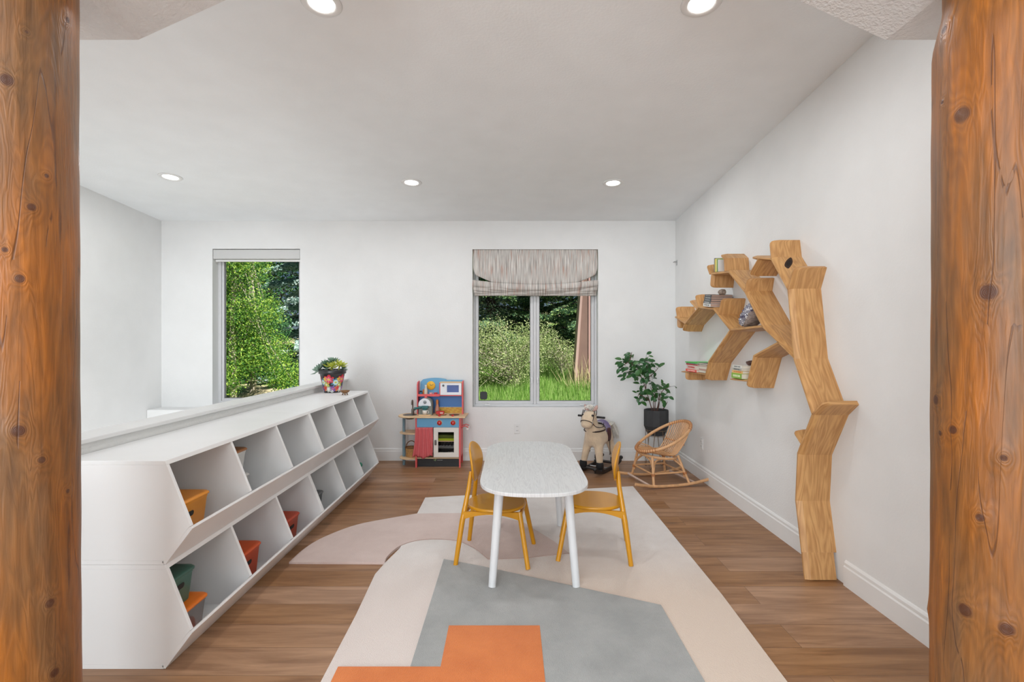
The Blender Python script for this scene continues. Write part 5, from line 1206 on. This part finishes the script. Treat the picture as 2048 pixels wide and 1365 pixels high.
# cross bands
mb = MB()
for idx in (7, 19):
    pts = [smooth_px(ribp(k_), 5)[idx] for k_ in range(-8, 9)]; mb.tube([(p[0]-.006, p[1], p[2]-.003) for p in pts], .008, 8, 0)
mb.build('cross_band', M['rattan_dk'], t)
mb = MB(); pts = []
for i in range(40):
    a = 2*math.pi*i/40; pts.append((.03+.175*math.cos(a), .185*math.sin(a), .268+.018*math.cos(a)))
mb.tube(pts, .013, 10, closed=True); mb.build('seat_ring', M['rattan'], t)
leg_top = [(.165, .15), (.165, -.15), (-.115, .135), (-.115, -.135)]
feet = [(.19, .222), (.19, -.222), (-.185, .224), (-.185, -.224)]
for (lx, ly), (fx, fy) in zip(leg_top, feet):
    mb = MB(); s = 1 if ly > 0 else -1; mb.tube([(lx, ly, .285), ((lx+fx)/2, (ly+fy)/2, .15), (fx, fy, rocker_z(fx)+.006)], .0125, 10); mb.build('leg', M['rattan'], t)
    mb = MB(); fp = Vector((fx, fy, 0)); mz = .125
    mid = Vector((lx+(fx-lx)*.55, ly+(fy-ly)*.55, .135))
    mb.tube(smooth_px([(mid.x, mid.y, mid.z-.05), (mid.x*.93, mid.y*.97, .17), (lx*.75, ly*.9, .235), (lx*.3, ly*.98, .262)], 5), .0085, 8)
    mb.tube(smooth_px([(mid.x, mid.y, mid.z-.05), (mid.x*.99, mid.y*.93, .17), (lx*.98, ly*.75, .235), (lx*1.02, ly*.25, .262)], 5), .0085, 8); mb.build('bent_brace', M['rattan'], t)
    mb = MB(); d_ = (Vector((fx, fy, .02))-Vector((lx, ly, .285))).normalized(); c_ = Vector((lx+(fx-lx)*.62, ly+(fy-ly)*.62, .285-.265*.62)); mb.tube([c_-d_*.011, c_+d_*.011], .0185, 10); mb.build('binding', M['rattan_dk'], t)
mb = MB()
for s in (-1, 1): mb.tube([(.177, s*.187, .13), (-.15, s*.18, .13)], .009, 8)
mb.tube([(.177, .187, .125), (.177, -.187, .125)], .009, 8); mb.tube([(-.15, .18, .125), (-.15, -.18, .125)], .009, 8); mb.build('stretcher', M['rattan'], t)
for x_ in (.235, -.24):
    mb = MB(); mb.tube([(x_, -.222, rocker_z(x_)+.004), (x_, .222, rocker_z(x_)+.004)], .0115, 10); mb.build('rocker_dowel', M['rattan_pale'], t)

# ================================================================ ROCKING HORSE
ht = thing('rocking_horse', 'cream plush rocking horse on black wooden rockers with purple saddle, under the double window', 'rocking horse', (.945, 5.44, 0), R(235))
M['plush'] = plain('cream_plush', srgb(224, 200, 170), .95, bump=.8, bscale=160, var=.10, vscale=14, sheen=.4)
M['fur'] = plain('white_fur', srgb(238, 234, 226), .95, bump=.8, bscale=140, var=.1, vscale=40)
M['strap'] = plain('dark_strap', srgb(44, 26, 22), .5)
bm = bmesh.new()
def skin_chain(name, chain, mat_, parent, root=0, sub=2):
    """chain: list of (pos, radius (rx, ry), parent index)"""
    me = bpy.data.meshes.new(name); me.from_pydata([c[0] for c in chain], [(c[2], i) for i, c in enumerate(chain) if c[2] is not None], [])
    o = bpy.data.objects.new(name, me); COL.objects.link(o); o.parent = parent; me.materials.append(mat_)
    sk = o.modifiers.new('skin', 'SKIN'); sk.use_smooth_shade = True
    for i, c in enumerate(chain): me.skin_vertices[0].data[i].radius = c[1]; me.skin_vertices[0].data[i].use_root = (i == root)
    s_ = o.modifiers.new('sub', 'SUBSURF'); s_.levels = sub; s_.render_levels = sub
    return o
ch_ = [((0, 0, .40), (.095, .095), None), ((-.12, 0, .405), (.10, .10), 0), ((-.20, 0, .39), (.075, .075), 1), ((.11, 0, .40), (.098, .10), 0), ((.17, 0, .47), (.078, .085), 3), ((.195, 0, .56), (.066, .068), 4), ((.215, 0, .635), (.082, .074), 5), ((.265, 0, .585), (.076, .068), 6), ((.300, 0, .525), (.066, .058), 7), ((.312, 0, .492), (.048, .042), 8)]
for s in (-1, 1):
    b0 = len(ch_)
    ch_ += [((.14, s*.062, .30), (.058, .052), 3), ((.165, s*.082, .19), (.042, .038), b0), ((.178, s*.094, .105), (.036, .034), b0+1)]
    b0 = len(ch_)
    ch_ += [((-.15, s*.065, .30), (.062, .055), 1), ((-.155, s*.085, .20), (.042, .038), b0), ((-.185, s*.095, .105), (.035, .033), b0+1)]
skin_chain('body', ch_, M['plush'], ht)
for x in (.182, -.188):
    for s in (-1, 1):
        mb = MB(); mb.lathe([(.030, 0), (.040, .012), (.040, .045), (.036, .062), (.030, .066)], 16, 0, T(x, s*.096, .060)); mb.build('hoof', plain('black_plush', (.01, .01, .012), .8), ht)
for s in (-1, 1):
    mb = MB(); e_ = MB(); c_ = Vector((.195, s*.045, .675)); e_.loft([[(c_.x+r_*math.cos(a)*.5, c_.y+s*h_*.5+r_*math.sin(a), c_.z+h_) for a in [2*math.pi*i/10 for i in range(10)]] for r_, h_ in ((.020, -.012), (.026, .012), (.020, .032), (.004, .052))]); e_.build('ear', plain('ear_pink', srgb(196, 160, 150), .9), ht)
    mb.ball((.272, s*.056, .626), .012, 0, 12); mb.build('eye', M['black'], ht)
# mane and tail of white tufts
def tuft(mb, p, d, l, r_, rnd_):
    p = Vector(p); d = Vector(d).normalized(); q = p+d*l*.5+Vector((0, 0, .01)); e_ = p+d*l+Vector((0, 0, -l*.35)); mb.tube([tuple(p), tuple(q), tuple(e_)], [r_*.7, r_, r_*.15], 5)
rnd = random.Random(2); mb = MB()
for k_ in range(150):
    u = rnd.random(); p = (.215-.07*u+rnd.uniform(-.01, .01), rnd.uniform(-.018, .018), .70-.20*u); tuft(mb, p, (rnd.uniform(-.8, .1)-.3, rnd.uniform(-1, 1), rnd.uniform(-.3, .6)), rnd.uniform(.03, .06), .004, rnd)
for k_ in range(60): tuft(mb, (.215+rnd.uniform(-.02, .03), rnd.uniform(-.03, .03), .695), (rnd.uniform(-.4, .8), rnd.uniform(-1, 1), rnd.uniform(-.1, .7)), rnd.uniform(.03, .06), .0045, rnd)
mb.build('mane', M['fur'], ht)
mb = MB()
for k_ in range(110): 
    p0 = Vector((-.265, rnd.uniform(-.015, .015), .44)); a = Vector((-.06-rnd.random()*.05, rnd.uniform(-.03, .03), .012+rnd.random()*.035)); e_ = Vector((-.06+rnd.uniform(-.05, .02), rnd.uniform(-.05, .05), -.13-rnd.random()*.07))
    mb.tube([tuple(p0), tuple(p0+a*.8), tuple(p0+a+e_*.5), tuple(p0+a*.9+e_)], [.004, .007, .006, .001], 5)
mb.build('tail', M['fur'], ht)
# bridle and chest harness
def ring_pts(c, r1, r2, ax, n_=28):
    """ellipse round c in the plane perpendicular to ax (in the x-z plane); r1 across (y), r2 in-plane"""
    ax = Vector(ax).normalized(); s1 = Vector((0, 1, 0)); s2 = ax.cross(s1); return [tuple(Vector(c)+s1*r1*math.cos(2*math.pi*i/n_)+s2*r2*math.sin(2*math.pi*i/n_)) for i in range(n_)]
mb = MB()
mb.tube(ring_pts((.288, 0, .548), .064, .068, (.5, 0, -.86)), .0042, 6, closed=True)
mb.tube(ring_pts((.213, 0, .640), .074, .076, (.6, 0, .35)), .0042, 6, closed=True)
for s in (-1, 1):
    mb.tube([(.238, s*.066, .675), (.266, s*.069, .62), (.285, s*.064, .570)], .0042, 6)
    mb.tube(smooth_px([(.288, s*.065, .545), (.22, s*.080, .50), (.10, s*.098, .49), (.03, s*.07, .52)], 5), .0042, 6)
    mb.ball((.288, s*.065, .548), .008, 1, 8)
mb.build('bridle', [M['strap'], M['metal']], ht)
mb = MB(); mb.tube([(.10+.132*math.cos(a), .109*math.sin(a), .455-.01*math.cos(a)) for a in [R(-100+200*i/22) for i in range(23)]], .005, 6, flat=1.6)
mb.tube([(.23, .0, .45), (.222, 0, .40), (.19, 0, .335), (.13, 0, .30), (.03, 0, .297)], .005, 6)
mb.tube(ring_pts((0, 0, .402), .104, .104, (1, 0, 0)), .005, 6, closed=True); mb.build('harness', M['strap'], ht)
# saddle with purple pad, stirrups
mb = MB()
def sadd(u, v_):
    a = (u*2-1)*R(82); r_ = .108+.014*math.cos(a); x = (v_*2-1)*(.075-.012*abs(math.sin(a)))-.02
    return (x, r_*math.sin(a), .402+r_*math.cos(a)+.014*(2*v_-1)**2)
sheet(mb, 24, 10, sadd, .001); mb.build('saddle_pad', plain('purple_velvet', srgb(96, 74, 128), .85, sheen=.5), ht)
mb = MB()
def flap(u, v_, s):
    a = R(58)+u*R(52); r_ = .114; x = (v_*2-1)*(.052-.018*u)-.02
    return (x, s*(r_*math.sin(a)+.003), .402+r_*math.cos(a)-.04*u)
for s in (-1, 1): sheet(mb, 10, 8, lambda u, v_: flap(u, v_, s), .002)
mb.build('saddle_flap', plain('maroon_leather', srgb(76, 30, 32), .45), ht)
mb = MB()
for s in (-1, 1): mb.tube([(-.02, s*.118, .33), (-.02, s*.122, .21)], .0035, 6); mb.tube([(-.035, s*.122, .18), (-.02, s*.122, .212), (-.005, s*.122, .18), (-.035, s*.122, .18)], .0035, 6)
mb.build('stirrup', M['strap'], ht)
mb = MB(); mb.tube([(.185, -.155, .600), (.185, .155, .600)], .011, 12); mb.build('grab_bar', M['black'], ht)
# base: rockers, cross bars, dowel feet, shock springs
M['blackwood'] = plain('black_stained_wood', (.014, .012, .012), .4)
for s in (-1, 1):
    mb = MB(); top = []; bot = []
    for i in range(17):
        x = -.33+.66*i/16; zb_ = .62*max(0, abs(x)-.03)**2.2; top.append((x, zb_+.042)); bot.append((x, zb_))
    v = [(p[0], s*.115-.011, p[1]) for p in bot+top[::-1]]+[(p[0], s*.115+.011, p[1]) for p in bot+top[::-1]]; k_ = 34
    mb.add(v, [tuple(range(k_)), tuple(range(k_, 2*k_))[::-1]]+[(i, (i+1) % k_, k_+(i+1) % k_, k_+i)[::-1] for i in range(k_)]); mb.build('rocker', M['blackwood'], ht, bevel=.003)
    mb = MB(); mb.ball((.335, s*.115, .085), .022, 0, 12); mb.ball((-.335, s*.115, .085), .022, 0, 12); mb.build('rocker_knob', M['blackwood'], ht)
for x in (.182, -.188):
    mb = MB(); mb.box(x-.03, x+.03, -.135, .135, .042, .060); mb.build('cross_bar', M['blackwood'], ht, bevel=.003)
mb = MB(); mb.tube([(0, -.115, .03), (0, .115, .03)], .009, 10); mb.build('dowel', M['metal'], ht)

# ================================================================ OUTDOORS
nr = np.random.default_rng(7)
def leaf_mat(name, cols, trans=.35, rough=.5):
    m, n, b = nt(name); L = n.links.new
    g = N(n, 'ShaderNodeNewGeometry'); cr = N(n, 'ShaderNodeValToRGB'); L(g.outputs['Random Per Island'], cr.inputs[0])
    e = cr.color_ramp.elements; e[0].color = (*cols[0], 1); e[1].color = (*cols[-1], 1); e[0].position = .1; e[1].position = .9
    for i, c in enumerate(cols[1:-1]): q = e.new((i+1)/(len(cols)-1)); q.color = (*c, 1)
    L(cr.outputs[0], b.inputs['Base Color']); b.inputs['Roughness'].default_value = rough; b.inputs['Specular IOR Level'].default_value = .08
    tr = N(n, 'ShaderNodeBsdfTranslucent'); L(cr.outputs[0], tr.inputs[0]); ms = N(n, 'ShaderNodeMixShader'); ms.inputs[0].default_value = trans
    L(b.outputs[0], ms.inputs[1]); L(tr.outputs[0], ms.inputs[2]); L(ms.outputs[0], n.nodes['Material Output'].inputs[0])
    return m
def quads_mesh(name, C, A, B, mat_, parent=None, loc=None):
    """C centres, A half-length vectors, B half-width vectors -> diamond leaves"""
    n_ = len(C); V = np.empty((n_, 4, 3), np.float32); V[:, 0] = C-A; V[:, 1] = C+B; V[:, 2] = C+A; V[:, 3] = C-B
    me = bpy.data.meshes.new(name); me.vertices.add(n_*4); me.loops.add(n_*4); me.polygons.add(n_)
    me.vertices.foreach_set('co', V.reshape(-1)); me.loops.foreach_set('vertex_index', np.arange(n_*4, dtype=np.int32)); me.polygons.foreach_set('loop_start', np.arange(0, n_*4, 4, dtype=np.int32)); me.polygons.foreach_set('loop_total', np.full(n_, 4, np.int32))
    me.update(); me.materials.append(mat_); o = bpy.data.objects.new(name, me); COL.objects.link(o)
    if parent: o.parent = parent
    if loc: o.location = loc
    return o
def unit(v): return v/np.linalg.norm(v, axis=1, keepdims=True)
def ground_z(x, y): return .05+.125*np.clip(y-6.4, 0, 40)*(1-.55/(1+np.exp((x+2.6)*1.6)))+.035*np.sin(x*1.3+y*.7)
# ground
gx = np.linspace(-18, 14, 50); gy = np.linspace(6.12, 34, 60)
v = [(x, y, float(ground_z(x, y))) for y in gy for x in gx]; f = [(j*50+i, j*50+i+1, (j+1)*50+i+1, (j+1)*50+i) for j in range(59) for i in range(49)]
def dirt_mat():
    m, n, b = nt('grassy_ground'); L = n.links.new; tc = N(n, 'ShaderNodeTexCoord'); a = N(n, 'ShaderNodeTexNoise'); a.inputs['Scale'].default_value = .8; a.inputs['Detail'].default_value = 8; L(tc.outputs['Object'], a.inputs[0])
    cr = N(n, 'ShaderNodeValToRGB'); e = cr.color_ramp.elements; e[0].position = .42; e[0].color = (*srgb(104, 128, 60), 1); e[1].position = .6; e[1].color = (*srgb(196, 184, 150), 1); L(a.outputs[0], cr.inputs[0]); L(cr.outputs[0], b.inputs['Base Color']); b.inputs['Roughness'].default_value = 1; return m
mb = MB(); mb.add(v, f, 0, None, True); o = mb.build('ground_outside', dirt_mat()); o['kind'] = 'structure'
# tall grass behind the double window
def grass(name, x0, x1, y0, y1, n_, hh, mat_, label):
    x = nr.uniform(x0, x1, n_); y = y0+(y1-y0)*nr.random(n_)**1.3; z = ground_z(x, y); h = hh*nr.uniform(.5, 1.15, n_)
    b_ = np.stack([nr.normal(0, .30, n_), nr.normal(0, .25, n_), np.ones(n_)], 1); A = unit(b_)*h[:, None]*.5; w_ = np.stack([nr.normal(0, 1, n_), nr.normal(0, .4, n_), nr.normal(0, .1, n_)], 1); B = unit(w_)*.0055
    C = np.stack([x, y, z], 1)+A; return tag(quads_mesh(name, C, A, B, mat_), label, 'grass', None, 'stuff')
gm = leaf_mat('grass_blades', [srgb(104, 150, 66), srgb(150, 192, 98), srgb(188, 214, 140)], .45)
grass('tall_grass', -1.9, 3.2, 7.0, 12.5, 60000, .34, gm, 'bright green tall grass growing on the slope outside the double window')
sg = leaf_mat('grass_seed_heads', [srgb(170, 160, 120), srgb(210, 200, 160)], .3)
grass('seed_grass', 1.0, 2.6, 8.6, 9.6, 500, .75, sg, 'tall pale seed-headed grass by the pinkish post outside')
def tree_trunk(mb, p0, p1, r0, r1, bend=.05, seed=0):
    rd = random.Random(seed); pts = []; rs = []
    for i in range(9):
        u = i/8; pts.append((p0[0]+(p1[0]-p0[0])*u+rd.uniform(-bend, bend)*u, p0[1]+(p1[1]-p0[1])*u+rd.uniform(-bend, bend)*u, p0[2]+(p1[2]-p0[2])*u)); rs.append(r0+(r1-r0)*u)
    mb.tube(pts, rs, 8)
def broadleaf(name, label, x, y, blobs, n_, size, mat_, bark, trunk_h, cat='tree', seed=1, flat=.6, group=None, twigs=40):
    z0 = float(ground_z(np.array(x), np.array(y))); t = thing(name, label, cat, (x, y, z0), 0, group)
    rg = np.random.default_rng(seed); P = []
    tot = sum(b_[3]**2 for b_ in blobs)
    for bx, by, bz, br in blobs:
        k_ = int(n_*br*br/tot); d = rg.normal(size=(k_, 3)); d = unit(d); r_ = br*rg.random(k_)**.45
        # clumps inside a blob
        P.append(np.array([bx, by, bz])+d*r_[:, None]*np.array([1, 1, .9]))
    P = np.concatenate(P); n2 = len(P)
    cl = rg.normal(0, 1, (n2, 3))*.03; P = P+cl
    A = unit(rg.normal(size=(n2, 3))+np.array([0, 0, -.2])); tmp = unit(rg.normal(size=(n2, 3))+np.array([.3, -.3, .6])); B = unit(np.cross(A, tmp)); s_ = size*rg.uniform(.6, 1.25, n2)
    quads_mesh('foliage', P, A*s_[:, None]*.5, B*s_[:, None]*flat*.5, mat_, t)
    mb = MB(); tree_trunk(mb, (0, 0, -.1), (0, 0, trunk_h), .05+.02*trunk_h/4, .02, .06, seed); rd = random.Random(seed)
    for k_ in range(twigs):
        b_ = rd.choice(blobs); h = rd.uniform(.1, .9)*trunk_h; d = Vector((b_[0], b_[1], b_[2]))+Vector([rd.uniform(-.7, .7)*b_[3] for _ in range(3)]); m_ = Vector((0, 0, h))*.5+d*.5+Vector((0, 0, .1)); mb.tube([(0, 0, h), tuple(m_), tuple(d)], [.012, .007, .003], 5)
    mb.build('trunk', bark, t); return t
bark_a = plain('aspen_bark', srgb(176, 168, 152), .8, var=.3, vscale=12); bark_d = plain('dark_bark', srgb(66, 52, 46), .9, var=.3, vscale=10)
lm_as = leaf_mat('aspen_leaves', [srgb(64, 110, 60), srgb(108, 156, 78), srgb(142, 188, 88), srgb(200, 226, 110)], .5)
lm_as2 = leaf_mat('aspen_leaves_cool', [srgb(48, 92, 60), srgb(80, 128, 86), srgb(110, 152, 104)], .4)
lm_bush = leaf_mat('willow_leaves', [srgb(126, 152, 92), srgb(178, 196, 130), srgb(216, 226, 176), srgb(156, 170, 124)], .45)
lm_pale = leaf_mat('yellow_green_leaves', [srgb(130, 170, 60), srgb(180, 210, 90)], .5)
# aspens outside the stair window
broadleaf('aspen_tree', 'bright green aspen filling the left half of the narrow stair window view', -5.35, 9.6, [(.1, 0, 2.7, .62), (-.5, 0, 1.9, .8), (.35, .1, 1.75, .55), (-.3, .2, 1.1, .7), (.45, .2, .95, .6), (.9, .2, .5, .4), (-.2, .2, 3.4, .7), (-.1, -.2, .5, .45)], 46000, .042, lm_as, bark_a, 3.6, seed=3)
broadleaf('aspen_tree', 'deeper green aspen behind, lower middle of the narrow stair window view', -5.5, 10.6, [(0, 0, .7, .6), (-.6, 0, 1.0, .65), (.3, 0, 1.4, .5), (-.5, .2, 2.4, .7), (-.3, 0, 3.4, .7)], 15000, .058, lm_as2, bark_a, 3.2, seed=5)
broadleaf('green_tree', 'large soft green tree far beyond the aspens, upper part of the stair window view', -7.5, 15.5, [(0, 0, 3.2, 2.0), (2.4, .5, 3.6, 1.9), (1, 0, 5.4, 2.0), (-1.5, 0, 2.2, 1.6), (3.6, 0, 2.0, 1.5)], 26000, .10, lm_as2, bark_d, 4.5, seed=8)
# pale willow bush outside the double window
broadleaf('willow_bush', 'pale green bush on the grass outside the left casement', .05, 9.1, [(-.75, 0, .75, .55), (-.35, .1, 1.02, .50), (.05, 0, .72, .58), (.35, .1, 1.02, .46), (-.1, .1, .45, .5), (-1.2, .1, .9, .5), (-.9, 0, .3, .4)], 17000, .036, lm_bush, bark_a, .8, cat='bush', seed=11, flat=.55, twigs=90)
broadleaf('willow_bush', 'smaller pale bush just behind, outside the right casement', 1.0, 10.1, [(-.35, 0, .8, .38), (-.2, .1, .45, .4), (.3, .1, .35, .30), (.1, 0, .62, .3)], 6000, .036, lm_bush, bark_a, .7, cat='bush', seed=13, flat=.55, twigs=50)
# spruces: drooping layered branches of short needled twigs
def spruce(label, x, y, h, r_, n_, mat_, seed, z_low=.15, drop=.25, dens_=1.0):
    z0 = float(ground_z(np.array(x), np.array(y))); t = thing('spruce_tree', label, 'tree', (x, y, z0-.1), 0, None)
    rg = np.random.default_rng(seed); mb = MB(); tree_trunk(mb, (0, 0, 0), (0, 0, h), .16, .02, .05, seed)
    Cs, As, Bs = [], [], []
    nb = int(h*13*dens_)
    for k_ in range(nb):
        u = z_low/h+(1-z_low/h)*(k_+rg.random())/nb; zb_ = u*h; L_ = r_*(1-u)**.8*rg.uniform(.75, 1.1)+.15; a = k_*2.399+rg.uniform(-.3, .3)
        d = np.array([math.cos(a), math.sin(a), 0]); per = np.array([-d[1], d[0], 0])
        mb.tube([(0, 0, zb_), tuple(d*L_*.5+np.array([0, 0, zb_-drop*L_*.3])), tuple(d*L_+np.array([0, 0, zb_-drop*L_*.7]))], [.025, .015, .004], 5)
        m_ = max(20, int(n_*L_/ (nb*r_*.55)))
        s_ = rg.random(m_)**.75; off = rg.uniform(-1, 1, m_)*(.34*L_*(1-s_*.75))
        P = d[None]*(s_*L_)[:, None]+per[None]*off[:, None]+np.stack([np.zeros(m_), np.zeros(m_), zb_-drop*L_*(.25*s_+.45*s_**2)-np.abs(off)*.35-rg.random(m_)*.10], 1)
        A = unit(d[None]*.8+per[None]*(np.sign(off)*.8)[:, None]+np.stack([np.zeros(m_), np.zeros(m_), rg.normal(-.35, .3, m_)], 1)+rg.normal(0, .25, (m_, 3)))
        tmp = rg.normal(size=(m_, 3)); B = unit(np.cross(A, tmp)); l_ = rg.uniform(.06, .12, m_)
        Cs.append(P); As.append(A*l_[:, None]*.5); Bs.append(B*(.014+.008*rg.random(m_))[:, None])
    quads_mesh('foliage', np.concatenate(Cs), np.concatenate(As), np.concatenate(Bs), mat_, t); mb.build('trunk', bark_d, t); return t
sp_dark = leaf_mat('spruce_needles', [srgb(44, 74, 56), srgb(76, 110, 82), srgb(110, 144, 104), srgb(160, 186, 120)], .15)
sp_blue = leaf_mat('blue_spruce_needles', [srgb(120, 152, 146), srgb(164, 194, 188), srgb(214, 230, 226)], .2)
spruce('dark spruce with layered boughs behind the bush, left casement view', -.55, 13.2, 7.5, 2.3, 80000, sp_dark, 21)
spruce('dark spruce with sunlit bough tips, right casement view', 1.9, 12.9, 8.0, 2.3, 80000, sp_dark, 22)
spruce('dark spruce further back between the two nearer ones', .5, 16.5, 9.5, 2.6, 30000, sp_dark, 23)
spruce('dark spruce far back on the right behind the pinkish post', 4.0, 17.0, 9.5, 2.8, 26000, sp_dark, 24)
spruce('blue-grey spruce at the right side of the stair window view', -4.7, 12.2, 7.0, 1.6, 90000, sp_blue, 25, drop=.3)
spruce('dark spruce standing far behind the blue spruce, stair window view', -5.6, 19.0, 10, 3.2, 26000, sp_dark, 26)
spruce('dark spruce far behind on the left, stair window view', -10.5, 20.0, 10, 3.4, 20000, sp_dark, 27)
# pinkish tapered corner post of the house next to the right casement
t = thing('corner_buttress', 'pinkish brown tapered wooden buttress outside, at the right of the double window', 'post', (1.26, 9.3, .25))
mb = MB(); pf = [(-.13, -.2), (.135, -.2), (.135, 2.6), (.06, 2.6)]
mb.prism(pf, 0, .30, 0, T(0, .15, 0) @ rot('X', R(90))); mb.build('post_body', plain('weathered_brown', srgb(130, 104, 96), .8, var=.08), t)
mb = MB(); mb.prism([(-.175, -.2), (-.12, -.2), (.07, 2.6), (.035, 2.6)], 0, .34, 0, T(0, .17, 0) @ rot('X', R(90))); mb.build('edge_trim', plain('pink_trim', srgb(188, 158, 152), .7), t)
mb = MB(); mb.box(.150, .245, -.15, .15, -.2, 2.6); mb.box(.138, .148, -.16, -.10, -.2, 2.6); mb.build('side_board', plain('pale_pink_board', srgb(180, 146, 142), .7), t)
